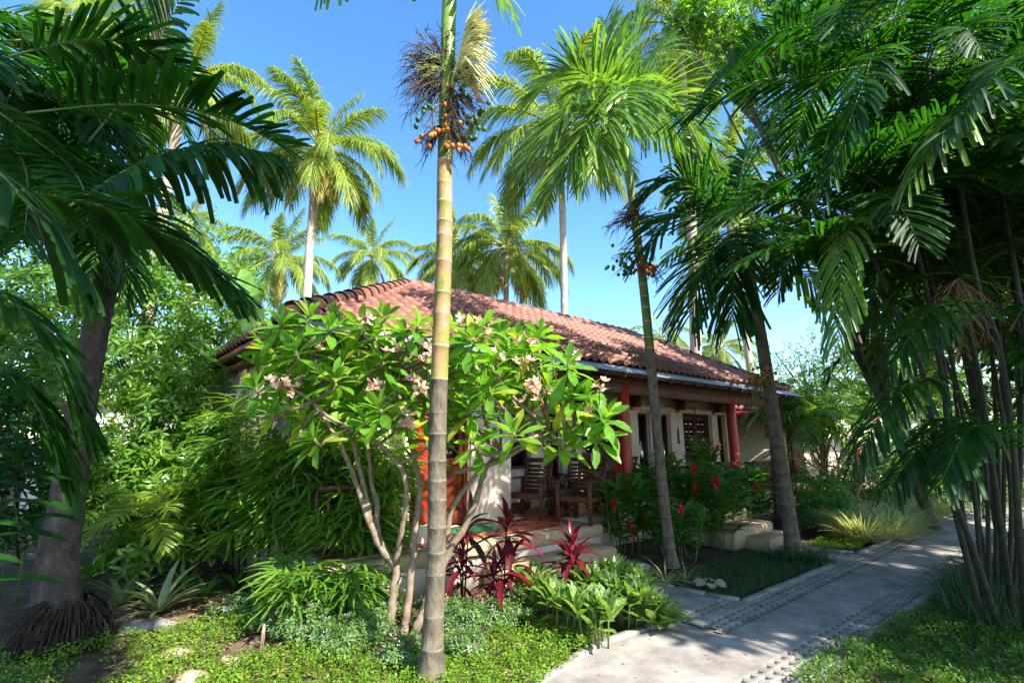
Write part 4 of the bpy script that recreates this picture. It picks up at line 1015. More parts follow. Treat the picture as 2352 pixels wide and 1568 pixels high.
# the big leaning coconut trunk at the left, its crown above the frame
basep = PZ(140, 1480, 0); basep.z = -.05
pts = [basep, PY(130, 1310, 4.85), PY(155, 1150, 4.9), PY(185, 950, 4.95), PY(220, 760, 5.05), PY(256, 610, 5.2), PY(305, 440, 5.4), PY(345, 180, 5.6), PY(372, 0, 5.7), PY(385, -650, 6.2)]
t = thing('coconut_palm', basep, 'thick leaning grey coconut palm trunk at the left with a shaggy root base', 'palm tree')
sp, rad = spline(pts, 14, [.21, .165, .14, .125, .115, .108, .10, .10, .095, .095]); P = []; Q = []
for k, (p_, q_) in enumerate(zip(sp, rad)): P.append(p_ + Vector((R.gauss(0, .002), 0, 0))); Q.append(q_ * (1.035 if k % 3 == 0 else .99 + R.uniform(-.006, .006)))
b = MB(); b.tube(P, Q, 24); part('trunk', b, M['coco_bark'], t, smooth=True)
b = MB()
for k in range(520):
    a = R.uniform(0, 6.28); z = R.uniform(.05, .42); rr_ = .17 + .05 * R.random(); l = R.uniform(.15, .4)
    p0 = basep + Vector((math.cos(a) * rr_, math.sin(a) * rr_, z + .05)); p2 = basep + Vector((math.cos(a) * (rr_ + .05 + .16 * R.random()), math.sin(a) * (rr_ + .05 + .16 * R.random()), max(0, z - l) + .05))
    b.tube([p0, p0.lerp(p2, .5) + Vector((math.cos(a) * .04, math.sin(a) * .04, .03)), p2], [.010, .008, .005], 4, cap=False)
part('aerial_roots', b, M['fiber'], t, kind='stuff')
tp = pts[-1]
for k in range(16):
    az = k * 2.4; el = 84 - 50 * k / 16; me = sorted(CV, key=lambda c: abs(c[0] - el))[0][1]
    o = bpy.data.objects.new('frond', me); COL.objects.link(o); o.parent = t; o.location = tp - basep; o.rotation_euler = (0, 0, az)

# ------------------------------------------------------------ near palm at the left: dark fronds reaching in
lp = Vector((-5.3, 3.6, 0))
t = thing('macarthur_palm', lp, 'dark feather palm at the left edge whose broad ragged fronds reach over the view', 'palm tree')
for k in range(3):
    bx = lp + Vector((R.uniform(-.7, -.2), R.uniform(-.3, .4), 0)); areca_trunk([bx, bx + Vector((.05, 0, 1.6)), bx + Vector((.2, .05, 3.4))], .06, .05, .2, t, [(1, 0)], 1.3, 'stem')
near = [
    ([PY(60, 260, 3.2), PY(280, 240, 3.3), PY(480, 260, 3.4), PY(665, 340, 3.5)], dict(n=34, L=.40, droop=.2, vee=.45)),
    ([PY(150, 480, 3.0), PY(330, 370, 3.2), PY(480, 335, 3.4), PY(640, 355, 3.6)], dict(n=30, L=.40, droop=.95, vee=-.1)),
    ([PY(20, 130, 3.0), PY(200, 90, 3.2), PY(330, 110, 3.4), PY(470, 190, 3.6)], dict(n=30, L=.40, droop=.35)),
    ([PY(200, 330, 3.6), PY(320, 180, 3.6), PY(380, 60, 3.7), PY(430, -30, 3.8)], dict(n=26, L=.42, droop=.2, vee=.1)),
    ([PY(-40, 430, 2.3), PY(130, 450, 2.5), PY(330, 510, 2.8), PY(545, 665, 3.1)], dict(n=36, L=.42, droop=.4, vee=.1)),
    ([PY(-60, 340, 1.9), PY(20, 420, 1.9), PY(110, 520, 2.0), PY(200, 640, 2.1)], dict(n=18, L=.3, droop=.5, vee=0)),
    ([PY(-80, 620, 2.4), PY(30, 700, 2.5), PY(110, 790, 2.6), PY(180, 980, 2.7)], dict(n=26, L=.34, droop=.45)),
    ([PY(-60, 800, 2.5), PY(20, 860, 2.6), PY(90, 940, 2.7), PY(150, 1090, 2.8)], dict(n=22, L=.32, droop=.5)),
    ([PY(-80, 200, 3.0), PY(80, 320, 3.3), PY(200, 420, 3.5), PY(280, 560, 3.7)], dict(n=30, L=.4, droop=.5)),
    ([PY(-60, 20, 3.3), PY(60, 40, 3.6), PY(180, 140, 3.8), PY(270, 300, 4.0)], dict(n=30, L=.45, droop=.5))]
for ctrl, kw in near[:8]:
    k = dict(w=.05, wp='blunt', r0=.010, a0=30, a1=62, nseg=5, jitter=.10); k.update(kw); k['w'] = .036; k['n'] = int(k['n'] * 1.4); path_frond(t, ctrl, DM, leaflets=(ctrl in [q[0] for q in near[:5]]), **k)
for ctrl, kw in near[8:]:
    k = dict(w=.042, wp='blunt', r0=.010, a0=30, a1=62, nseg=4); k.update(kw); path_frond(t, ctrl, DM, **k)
# denser crown behind it
t = thing('macarthur_palm', (-6.1, 4.9, 0), 'dense dark feather palm filling the upper left behind the reaching fronds', 'palm tree')
for k in range(4):
    bx = Vector((-6.1 + R.uniform(-.5, .2), 4.9 + R.uniform(-.3, .3), 0)); areca_trunk([bx, bx + Vector((-.1, 0, 2)), bx + Vector((R.uniform(-.3, .3), .05, 3.9))], .06, .05, .2, t, [(1, 0)], 1.2, 'stem')
for k in range(52):
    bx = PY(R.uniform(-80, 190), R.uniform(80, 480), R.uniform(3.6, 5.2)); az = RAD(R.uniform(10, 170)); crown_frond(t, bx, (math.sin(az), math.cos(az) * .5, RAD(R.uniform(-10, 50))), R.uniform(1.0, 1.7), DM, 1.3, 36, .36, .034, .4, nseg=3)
# broad arching leaves low at the left edge
t = thing('ginger_plant', PZ(40, 1400, 0), 'dark broad-leaved ginger plant in shade at the left edge before the coconut trunk', 'plant')
P = []; D = []; S = []
for (x, y) in ((60, 1010), (90, 1090), (100, 1140), (110, 1180), (80, 1060), (20, 1150), (60, 1220), (-10, 1010), (0, 1100), (-20, 1200), (20, 1330), (-20, 1280)):
    p_ = PY(x - 75, y + 10, 2.6); P.append(tuple(p_)); D.append((1, R.uniform(-.1, .3), R.uniform(-.05, .25))); S.append(R.uniform(.30, .42))
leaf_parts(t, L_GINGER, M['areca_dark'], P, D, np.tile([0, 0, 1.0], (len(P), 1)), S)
b = MB()
for k in range(5): q = PZ(40, 1400, 0) + Vector((R.uniform(-.5, 0), R.uniform(-.2, .2), 0)); b.tube([q, q + Vector((-.03, 0, .6)), q + Vector((-.02, -.3, 1.3))], .01, 5); part('stem', b, M['rachis_g'], t); b = MB()
# ============================================================ broad-leaved plants
def whorls(C, A, n, L, el=(10, 60), T=None, spread=1.0, rng=N):
    """n leaves round each tip C with axis A; returns P, D, Nn, S"""
    C = np.asarray(C, float); A = unit(np.asarray(A, float)); k = len(C)
    ref = np.where(np.abs(A[:, 2:3]) > .9, np.array([[1.0, 0, 0]]), np.array([[0, 0, 1.0]]))
    X = unit(np.cross(A, ref)); Y = np.cross(A, X)
    j = np.arange(n)[None]; ph = j * 2.39996 + rng.uniform(0, 6.28, (k, 1)); e = np.radians(el[0] + (el[1] - el[0]) * (j / max(1, n - 1)) + rng.normal(0, 9, (k, n)))
    R_ = np.cos(ph)[..., None] * X[:, None] + np.sin(ph)[..., None] * Y[:, None]
    D = np.cos(e)[..., None] * R_ + np.sin(e)[..., None] * A[:, None]
    D[..., 2] -= .12 * spread
    Nn = A[:, None] + 0 * D - D * (D * A[:, None]).sum(-1, keepdims=True) + rng.normal(0, .15, D.shape)
    S = L * (1 - .35 * j / n) * rng.uniform(.8, 1.12, (k, n))
    P = C[:, None] + D * .015 - A[:, None] * (L * .25 * (1 - j / n))[..., None]
    return P.reshape(-1, 3), D.reshape(-1, 3), Nn.reshape(-1, 3), S.ravel()
def blob_points(blobs, n, shell=.55, rng=N):
    out = []; dirs = []
    vol = np.array([b[1][0] * b[1][1] * b[1][2] for b in blobs]) ** .75; vol /= vol.sum()
    for (c, r), v in zip(blobs, vol):
        k = int(n * v) + 1; d = unit(rng.normal(size=(k, 3))); q = (shell + (1 - shell) * rng.random((k, 1)) ** .7) * (1 + .18 * np.sin(d[:, :1] * 5 + d[:, 1:2] * 7 + c[0]))
        out.append(np.array(tuple(c)) + d * q * np.array(r)); dirs.append(unit(d * .7 + np.array([0, 0, .6]) + rng.normal(0, .25, (k, 3))))
    return np.concatenate(out), np.concatenate(dirs)
def leafy(name, base, blobs, label, cat, n, L, T, mat, per=7, group=None, el=(-5, 55), trunk_r=.05, limbs=12, bark='dbranch', stems=1, ws=None, shell=.5, leafname='foliage'):
    base = Vector(base); t = thing(name, base, label, cat, group)
    C, A = blob_points(blobs, n, shell); ok = C[:, 2] > .05; C, A = C[ok], A[ok]
    P, D, Nn, S = whorls(C, A, per, L, el)
    b = MB(); scatter(b, T, P, D, Nn, S, ws); part(leafname, b, M[mat], t, kind='stuff')
    for s in range(stems):
        b = MB(); bx = base + Vector((R.uniform(-.12, .12) * (stems > 1) * 2, R.uniform(-.12, .12) * (stems > 1) * 2, 0))
        cc = Vector(tuple(blobs[s % len(blobs)][0])); fork = bx.lerp(cc, .45) + Vector((R.uniform(-.1, .1), R.uniform(-.1, .1), 0))
        b.tube(spline([bx, bx.lerp(fork, .5) + Vector((R.uniform(-.05, .05), 0, 0)), fork, cc], 4, [trunk_r, trunk_r * .85, trunk_r * .7, trunk_r * .35])[0], np.linspace(trunk_r, trunk_r * .35, 13), 8)
        for k in range(limbs):
            e = Vector(tuple(C[R.randrange(len(C))])); q = R.uniform(.3, .95); a = bx.lerp(fork, q) if q < .6 else fork.lerp(cc, R.random())
            m_ = a.lerp(e, .5) + Vector((R.uniform(-.1, .1), R.uniform(-.1, .1), .08))
            b.tube([a, m_, e], [trunk_r * .45, trunk_r * .3, trunk_r * .12], 5, cap=False)
        part('trunk' if stems == 1 else 'stem', b, M[bark], t, smooth=True)
    return t

# --- glossy shrubs massed at the left between the coconut trunk and the house
def bl(x, y, Y, rx, rz, ry=None): return (PY(x, y, Y), (rx, ry or rx, rz))
G1 = 'glossy shrubs left of the house'
leafy('glossy_shrub', PZ(330, 1170), [bl(330, 720, 8.5, 1.0, .9), bl(250, 640, 8.8, .9, .8), bl(400, 640, 9, .9, .7), bl(320, 860, 8.2, .9, .7)], 'tall glossy shrub with upright leaf whorls, right behind the leaning coconut trunk', 'shrub', 420, .22, L_SHRUB, 'shrub_leaf', 9, G1, trunk_r=.05)
leafy('glossy_shrub', PZ(480, 1150), [bl(470, 720, 9.6, 1.1, .9), bl(520, 790, 9.0, .8, .8), bl(560, 700, 10.4, .6, .5), bl(430, 860, 9, .9, .8), bl(500, 640, 10.5, .9, .7)], 'bright green shrub reaching up beside the tiled eave and the banana leaf', 'shrub', 420, .21, L_SHRUB, 'shrub_leaf', 9, G1)
leafy('glossy_shrub', PZ(90, 1200), [bl(90, 720, 7.6, 1.0, .9), bl(20, 820, 7, .9, .9), bl(120, 900, 7.2, .8, .8)], 'leafy green shrub seen between the left edge and the coconut trunk', 'shrub', 360, .22, L_SHRUB, 'shrub_leaf', 9, G1)
leafy('glossy_shrub', PZ(390, 1180), [bl(390, 960, 7.8, .8, .6), bl(300, 1010, 7.6, .7, .5), bl(450, 900, 7.9, .6, .5)], 'lower small-leaved green shrub in front of the grey end wall', 'shrub', 420, .16, L_SHRUB, 'bg_leaf', 8, G1)
leafy('background_tree', PY(200, 1060, 15) - Vector((0, 0, 1.2)), [bl(80, 620, 14, 2.6, 2.0), bl(260, 560, 15, 2.6, 1.8), bl(420, 590, 16, 2.4, 1.6), bl(150, 850, 14, 2.8, 2.0), bl(380, 830, 15, 2.6, 2.0)], 'broad dense tree mass behind the shrubs at the left', 'tree', 1500, .30, L_SHRUB, 'bg_leaf', 7, 'background trees', trunk_r=.2)
leafy('background_tree', PY(-200, 1060, 12) - Vector((0, 0, 1.2)), [bl(-150, 700, 12, 2.6, 2.4), bl(-100, 300, 12, 2.6, 2.6), bl(60, 380, 12, 1.6, 2.0), bl(-250, 950, 11, 2.4, 2.0)], 'dense dark tree closing the far left edge behind the feather palms', 'tree', 1300, .30, L_SHRUB, 'tree_leaf', 7, 'background trees', trunk_r=.2)
leafy('background_tree', PY(540, 1040, 17) - Vector((0, 0, 1.0)), [bl(540, 830, 17, 1.6, 2.2), bl(480, 900, 16, 1.8, 2.0)], 'tree behind the far left corner of the tiled roof', 'tree', 500, .3, L_SHRUB, 'bg_leaf', 7, 'background trees', trunk_r=.15)
leafy('glossy_shrub', PZ(300, 1230), [bl(300, 1090, 7.4, .7, .6), bl(400, 1100, 7.6, .7, .6), bl(220, 1080, 7, .6, .6)], 'low leafy shrub bank at the back of the left bed', 'shrub', 420, .17, L_SHRUB, 'shrub_leaf', 9, G1, trunk_r=.03)
leafy('glossy_shrub', PZ(460, 1210), [bl(460, 1090, 7.6, .5, .6), bl(500, 1000, 7.8, .5, .5)], 'shrub leaning on the lower end of the grey wall', 'shrub', 260, .17, L_SHRUB, 'shrub_leaf', 9, G1, trunk_r=.03)
leafy('glossy_shrub', PZ(40, 1290), [bl(40, 1120, 5.8, .7, .7), bl(-60, 1000, 5.8, .8, .8)], 'shaded dark shrub at the left edge behind the ginger leaves', 'shrub', 300, .17, L_SHRUB, 'areca_dark', 9, G1, trunk_r=.03)
leafy('broadleaf_plant', PZ(380, 1290), [bl(380, 1230, 6.4, .5, .25), bl(450, 1240, 6.6, .4, .22), bl(300, 1260, 6.2, .4, .25)], 'sunlit low broad-leaved plants in the litter patch of the left bed', 'plant', 110, .2, L_GINGER, 'shrub_leaf', 8, None, trunk_r=.01, el=(10, 70))
# white building glimpsed between the leaves
b = MB(); q = PY(250, 1020, 12); 
t = thing('white_building', (q.x, q.y, 0), 'white building glimpsed in small gaps behind the left shrubs', 'building', rz=.2)
b.box(-1.6, 1.6, 0, 2, 0, 2.6); part('wall', b, M['white'], t, local=True)
b = MB(); b.box(-1.7, 1.7, -.12, 2.1, 2.6, 2.75); part('roof', b, M['dwood'], t, local=True)
b = MB(); b.box(-.6, .2, -.05, 0, 1.0, 1.9); part('window', b, M['glass'], t, local=True)
# banana leaf standing against the sky
q = PY(578, 720, 8.7); t = thing('banana_plant', (q.x, q.y, 0), 'banana plant holding one broad upright pale leaf above the corner of the eave', 'plant')
T_BAN = tmpl(10, .34, .25, .12, lambda t: max(.1, math.sin(math.pi * (t * .86 + .12)) ** .5))
b = MB(); a = PY(590, 790, 8.7); c = PY(558, 615, 8.6); scatter(b, T_BAN, [tuple(a)], [tuple(c - a)], [(.2, -1, .3)], [(c - a).length * 1.02], [.85]); part('leaf', b, M['banana'], t)
b = MB(); b.tube([(q.x, q.y, 0), a - Vector((0, 0, .8)), a, a.lerp(c, .6) + Vector((0, -.01, 0))], [.11, .07, .022, .008], 8); part('stem', b, M['rachis_g'], t)
for k in range(5):
    az = k * 1.3; b = MB(); s_ = a - Vector((0, 0, .9)); scatter(b, T_BAN, [tuple(s_)], [(math.cos(az), math.sin(az) * .5, .7)], [(0, 0, 1)], [1.4]); part('leaf', b, M['banana'], t)

# --- young feather palms with thin stems in the left bed
def young_palm(base, label, h, nf, L, mats, seed=0, ll=.22, w=.025, group='young feather palms in the left bed', stems=1, dirs=None, nl=22, wp='taper', droop=.35):
    base = Vector(base); t = thing('young_palm', base, label, 'palm', group)
    for s in range(stems):
        o = Vector((R.uniform(-.15, .15) * (stems > 1), R.uniform(-.1, .1) * (stems > 1), 0)); hh = h * R.uniform(.85, 1.1)
        b = MB(); tp = base + o + Vector((R.uniform(-.08, .08), R.uniform(-.05, .05), hh)); b.tube([base + o, (base + o).lerp(tp, .5) + Vector((.02, 0, 0)), tp], [.022, .018, .014], 7); part('stem', b, M['bamboo'], t, smooth=True)
        for k in range(nf):
            az = k * 2.4 + R.uniform(-.3, .3) + s; el = 80 - 70 * k / nf
            crown_frond(t, tp, (math.cos(az), math.sin(az), RAD(el)), L * R.uniform(.85, 1.1), mats, 1.3, nl, ll, w, droop, wp=wp, r0=.007)
    return t
young_palm(PZ(312, 1370), 'young sunlit feather palm with a fan of yellow-green fronds on two thin dark canes', 1.0, 6, .75, LM, stems=2, ll=.24, w=.028)
young_palm(PZ(350, 1330), 'small feather palm standing just behind the sunlit one', .9, 6, .8, AM, stems=1, ll=.26, w=.032)
young_palm(PZ(445, 1230), 'taller young feather palm whose yellowish fronds cross the grey end wall', 2.1, 6, 1.0, LM, stems=2, ll=.26, w=.028)
young_palm(PZ(260, 1310), 'young feather palm beside the coconut trunk, tipping over its roots', .8, 7, .8, AM, stems=2, ll=.3, w=.036)
young_palm(PZ(180, 1230), 'young feather palm mostly hidden behind the coconut trunk', 1.5, 7, 1.0, AM, stems=2, ll=.3, w=.036)

# --- lady palm clump (fan leaves) before the end of the porch
def fan(b, c, A, up, n, L, w):
    A = Vector(A).normalized(); side = A.cross(Vector(up)).normalized(); P = []; D = []; 
    for k in range(n):
        an = RAD(-95 + 190 * k / (n - 1)); d = A * math.cos(an) + side * math.sin(an); d = d.normalized() + Vector((R.gauss(0, .05), R.gauss(0, .05), R.gauss(0, .05))); P.append(tuple(c)); D.append(tuple(d))
    nn = side.cross(A); scatter(b, T_RH, P, D, np.tile(np.array(nn if nn.z > 0 else -nn), (n, 1)), L * N.uniform(.85, 1.08, n), w)
T_RH = tmpl(4, .085, .4, .75, lambda t: .45 + .55 * math.sin(math.pi * min(1, t * 1.1)) if t < .88 else .35)
def lady_palm(base, label, ns, rad, hmin, hmax, group='lady palms by the porch', fl=.42, mat='rhapis'):
    base = Vector(base); t = thing('lady_palm', base, label, 'palm', group)
    lb = MB(); st = MB(); cnt = 0; arr = []
    for s in range(ns):
        a = R.uniform(0, 6.28); r = rad * math.sqrt(R.random()); p0 = base + Vector((math.cos(a) * r, math.sin(a) * r * .8, 0)); h = R.uniform(hmin, hmax)
        p1 = p0 + Vector((math.cos(a) * .12 * h, math.sin(a) * .1 * h, h)); bb = MB(); bb.tube([p0, p0.lerp(p1, .5), p1], [.011, .010, .008], 5); part('cane', bb, M['bamboo'], t)
        for k in range(R.randint(7, 10)):
            q = R.uniform(.35, 1.0); c0 = p0.lerp(p1, q); az = R.uniform(0, 6.28); d = Vector((math.cos(az), math.sin(az), R.uniform(.3, 1.1))).normalized(); c1 = c0 + d * R.uniform(.15, .3)
            fb_ = MB(); fb_.tube([c0, c1], [.003, .002], 3, 1, cap=False); fan(fb_, c1, (d.x, d.y, d.z - .25), (0, 0, 1), R.randint(6, 9), fl, 1.0); part('fan_leaf', fb_, [M[mat], M['rachis_g']], t)
    return t
lady_palm(PZ(610, 1330), 'dense sunlit lady palm clump at the left end of the porch, nearest the grey wall', 60, .8, 1.0, 2.25, fl=.46)
lady_palm(PZ(520, 1270), 'lady palm clump hiding the foot of the grey end wall', 40, .6, 1.0, 2.3, fl=.46)
lady_palm(PZ(740, 1340), 'dense lady palm clump directly in front of the porch balustrade', 50, .6, 1.0, 2.0, fl=.46)
lady_palm(PZ(800, 1370), 'loose lady palm canes left of the frangipani stems', 18, .35, .8, 1.7, fl=.42)
lady_palm(PZ(850, 1300), 'thinner lady palm behind the frangipani stems', 14, .3, .9, 1.5)
lady_palm(PZ(705, 1440), 'low shaded lady palm with open fan leaves at the foot of the clumps', 5, .25, .3, .55, fl=.36, mat='areca_leaf')
lady_palm(PZ(800, 1430), 'small low fan-leaved lady palm left of the frangipani stems', 4, .2, .25, .5, fl=.32, mat='areca_leaf')

# ============================================================ frangipani
fb = PZ(905, 1450); YF = 5.15
t = thing('frangipani_tree', fb, 'spreading frangipani tree with bright broad leaves and pinkish flowers behind the front palm', 'tree')
TRK = [ # main stems: pixel paths (x, y, Y), start radius
    ([(893, 1452, 5.15), (900, 1380, 5.15), (908, 1300, 5.15), (880, 1265, 5.15), (850, 1200, 5.1), (822, 1120, 5.1), (800, 1060, 5.0)], .048),
    ([(905, 1300, 5.15), (870, 1230, 5.2), (862, 1150, 5.3), (850, 1080, 5.4), (840, 1000, 5.4), (800, 930, 5.4)], .034),
    ([(925, 1470, 5.1), (938, 1380, 5.12), (950, 1250, 5.15), (962, 1130, 5.2), (950, 1040, 5.2), (930, 960, 5.2), (905, 860, 5.2)], .042),
    ([(955, 1450, 5.2), (985, 1370, 5.25), (1020, 1290, 5.3), (1060, 1220, 5.3), (1095, 1150, 5.3), (1115, 1080, 5.3), (1150, 1030, 5.2)], .05),
    ([(1020, 1290, 5.3), (1035, 1180, 5.3), (1070, 1120, 5.25), (1130, 1060, 5.2), (1200, 1020, 5.1), (1262, 985, 5.0)], .034),
    ([(1040, 1085, 5.2), (1130, 1065, 5.15), (1210, 1025, 5.1), (1290, 985, 5.0), (1360, 980, 4.95)], .026),
    ([(905, 1300, 5.15), (925, 1200, 5.0), (930, 1100, 4.9), (870, 1020, 4.8), (760, 960, 4.7), (690, 900, 4.6)], .03),
    ([(800, 1060, 5.0), (770, 1000, 4.9), (720, 930, 4.8), (650, 880, 4.7)], .024),
    ([(850, 1200, 5.1), (820, 1050, 5.2), (760, 900, 5.2), (720, 820, 5.2), (690, 800, 5.2)], .026),
]
limb = []
for path, r in TRK:
    b = MB(); P = [PY(*q) for q in path]; 
    if path[0][1] > 1440: P[0].z = -.03
    sp = spline(P, 5); n = len(sp); sp = [p_ + Vector((R.gauss(0, .006), R.gauss(0, .006), 0)) for p_ in sp]
    b.tube(sp, [r * (1 - .55 * k / (n - 1)) * (1 + .08 * math.sin(k * 1.9)) for k in range(n)], 9); part('limb', b, M['branch'], t, smooth=True)
    limb += sp[n // 3:]
tips = [(640, 905), (690, 955), (655, 775), (700, 770), (640, 830), (690, 850), (740, 800), (760, 745), (770, 720), (800, 780), (820, 830), (770, 860), (720, 900), (860, 760), (880, 720), (850, 900), (800, 900), (900, 800), (930, 760), (960, 740), (940, 850), (905, 880), (960, 900), (1000, 760), (1040, 745), (1050, 830), (1085, 770), (1060, 900), (1100, 870), (1110, 740), (1150, 760), (1170, 800), (1130, 830), (1190, 770), (1220, 790), (1180, 880), (1140, 920), (1230, 860), (1260, 880), (1270, 820), (1305, 830), (1220, 930), (1280, 940), (1310, 900), (1180, 985), (1250, 1000), (1370, 990), (1390, 950), (1340, 965), (1300, 1010), (1060, 960), (1000, 900), (980, 1000), (1090, 1010), (720, 1000), (780, 970), (840, 960), (900, 960), (610, 860), (620, 940), (750, 930), (1010, 830), (880, 820), (830, 740), (1200, 840), (1100, 800), (960, 820), (1345, 905), (1240, 760), (1020, 990), (605, 790), (598, 835), (645, 735), (675, 745), (625, 765), (585, 880), (710, 720), (655, 830), (700, 900), (740, 850), (790, 820), (845, 850), (680, 800), (905, 840), (925, 920), (870, 930), (1080, 930), (1120, 880), (1150, 860), (1040, 790), (1070, 870), (1160, 920), (1200, 900), (1010, 870), (990, 940), (760, 920), (820, 930)]
P_, D_, N_, S_ = [], [], [], []; twb = []
flowers = [(838, 735), (730, 790), (910, 800), (972, 785), (978, 815), (948, 872), (965, 895), (672, 888), (1142, 818), (1120, 830), (1102, 742), (1108, 770), (1228, 880), (1222, 900), (1240, 905), (1322, 825), (1376, 888), (1215, 778), (935, 960), (930, 975), (1345, 950), (1000, 845), (862, 885), (1195, 835), (640, 880), (1050, 745)]
for (x, y) in tips:
    Y = 5.15 + R.uniform(-.75, .55) + (.0 if x < 1000 else -.1)
    if abs(x - 1010) < 60: Y = max(Y, 4.75)
    c = PY(x, y + 6, Y); q = min(limb, key=lambda v: (v - c).length + (.8 if v.z > c.z + .1 else 0)); ax = (c - q)
    mid = q.lerp(c, .55) + Vector((R.uniform(-.05, .05), R.uniform(-.05, .05), -.05)); dirn = (c - mid).normalized() * .5 + Vector((0, 0, .8)) + Vector((R.gauss(0, .25), R.gauss(0, .25), 0))
    b = MB(); b.tube(spline([q, mid, c - dirn * .08, c], 3), np.linspace(.017, .0125, 10), 7); part('twig', b, M['branch'], t, smooth=True)
    p, d, nn, s = whorls([tuple(c)], [tuple(dirn)], R.randint(13, 17), .32, (-14, 68))
    P_.append(p); D_.append(d); N_.append(nn); S_.append(s)
leaf_parts(t, L_FRANGI, M['frangi_leaf'], np.concatenate(P_), np.concatenate(D_), np.concatenate(N_), np.concatenate(S_), limit=300)
T_PET = tmpl(3, .62, .25, -.5, obov)
for (x, y) in flowers:
    Y = 4.55 + R.uniform(-.2, .1); c = PY(x, y, Y); b = MB()
    b.tube([c - Vector((R.uniform(-.04, .04), -.05, .16)), c], [.006, .004], 5, 3); 
    for k in range(R.randint(3, 6)):
        fc = c + Vector((R.gauss(0, .04), R.gauss(0, .04), R.gauss(0, .035))); A = Vector((R.gauss(0, .5), R.gauss(-.6, .4), R.gauss(.5, .4))).normalized()
        p, d, nn, s = whorls([tuple(fc)], [tuple(A)], 5, .05, (20, 28)); p = np.tile(np.array(fc), (5, 1)); scatter(b, T_PET, p, d, nn, .052, m=0); scatter(b, T_PET, p + np.array(A) * .003, d, nn, .018, m=2)
    for k in range(R.randint(2, 5)):
        fc = c + Vector((R.gauss(0, .045), R.gauss(0, .04), R.gauss(0, .04))); b.tube([c, fc, fc + Vector((0, -.005, .022))], [.002, .006, .002], 5, 1)
    part('flower_cluster', b, [M['petal_w'], M['petal_p'], M['petal_y'], M['cordy']], t)

# ============================================================ cordylines
def cordyline(px, label, h, heads, L, n=16, stems=None):
    base = PZ(*px); t = thing('cordyline', base, label, 'plant', 'red cordylines below the porch')
    P, D, Nn, S = [], [], [], []
    for (dx, hh, l) in heads:
        tp = base + Vector((dx, R.uniform(-.05, .05), hh)); b = MB(); b.tube([base + Vector((dx * .3, 0, 0)), base.lerp(tp, .5) + Vector((dx * .1, 0, 0)), tp], [.012, .011, .009], 6); part('stem', b, M['cordy'], t)
        k = n; p, d, nn, s = whorls([tuple(tp)], [(dx * .3, 0, 1)], k, l, (-12, 80)); p += np.array([0, 0, 1.0]) * (np.arange(k)[:, None] / k * .12 - .1)
        P.append(p); D.append(d); Nn.append(nn); S.append(s)
    leaf_parts(t, L_CORDY, M['cordy'], np.concatenate(P), np.concatenate(D), np.concatenate(Nn), np.concatenate(S))
cordyline((1062, 1400), 'red cordyline left of the three, nearest the front palm trunk', 1, [(0, .62, .38), (.06, .95, .42), (-.03, .42, .34)], .4)
cordyline((1152, 1420), 'bushy red cordyline in the middle with bright drooping crimson leaves', 1, [(0, .55, .40), (.05, .95, .46), (-.08, .42, .36), (.12, .62, .36)], .4)
cordyline((1318, 1405), 'red cordyline with a single upright star of leaves, closest to the steps', 1, [(0, .55, .44), (.0, .70, .36)], .4, 22)
# aglaonemas
AG = 'aglaonemas beside the path'
k_ = 0
for (x, y, h, lab) in ((1215, 1390, .42, 'at the left under the middle cordyline'), (1260, 1420, .45, 'between the middle cordyline and the star-shaped one'), (1310, 1460, .45, 'in front of the star-shaped cordyline'), (1375, 1478, .48, 'foremost, its pale stems nearest the path edge'), (1390, 1420, .5, 'behind the foremost one'), (1440, 1440, .45, 'at the right front beside the paving'), (1470, 1400, .42, 'at the right end by the walkway'), (1420, 1380, .45, 'just below the slab by the steps'), (1345, 1420, .48, 'tallest, in the centre of the clump'), (1490, 1440, .26, 'lowest, leaning onto the pale path edge')):
    base = PZ(x, y); t = thing('aglaonema', base, 'feathered green aglaonema ' + lab, 'plant', AG); P, D, Nn, S = [], [], [], []
    for s in range(R.randint(8, 10)):
        p0 = base + Vector((R.uniform(-.16, .16), R.uniform(-.12, .12), 0)); tp = p0 + Vector((R.uniform(-.05, .05), R.uniform(-.05, .05), h * R.uniform(.5, .8)))
        b = MB(); b.tube([p0, tp], [.009, .007], 5); part('stem', b, M['rachis_g'], t)
        p, d, nn, s_ = whorls([tuple(tp)], [(0, 0, 1)], 9, .31, (38, 84)); P.append(p - np.array([0, 0, .05])); D.append(d); Nn.append(nn); S.append(s_)
    leaf_parts(t, L_AGL, M['aglao'], np.concatenate(P), np.concatenate(D), np.concatenate(Nn), np.concatenate(S), limit=60)

# ============================================================ red gingers in front of the porch
GG = 'red gingers in front of the porch'
blooms = {0: [(1415, 1075), (1410, 1160)], 1: [(1447, 1213), (1457, 1222), (1480, 1190)], 2: [(1565, 1172)], 3: [(1596, 1122), (1593, 1077)], 4: [(1640, 1105), (1648, 1110)], 5: [(1668, 1150), (1664, 1165)], 6: [(1680, 1068), (1735, 1078)], 7: [(1770, 1102), (1735, 1115), (1746, 1112)], 8: [(1648, 1030)], 9: []}
spots = [(1420, 1270, 1.15, 'lowest, against the plinth of the near red column'), (1470, 1260, 1.1, 'left of the slender areca trunk with two low blossoms'), (1560, 1285, .85, 'right of the slender areca trunk, one blossom low down'), (1580, 1250, 1.35, 'in the middle with two blossoms one above the other'), (1640, 1255, 1.3, 'with a pair of touching blossoms above the second steps'), (1690, 1225, 1.2, 'beside the second steps, blossoms half closed'), (1700, 1200, 1.45, 'tall, beyond the second steps'), (1755, 1210, 1.35, 'with three blossoms next to the stout areca'), (1640, 1200, 1.75, 'tallest, its dark red spike before the farthest door'), (1500, 1230, 1.5, 'flowerless, overlapping the near red column')]
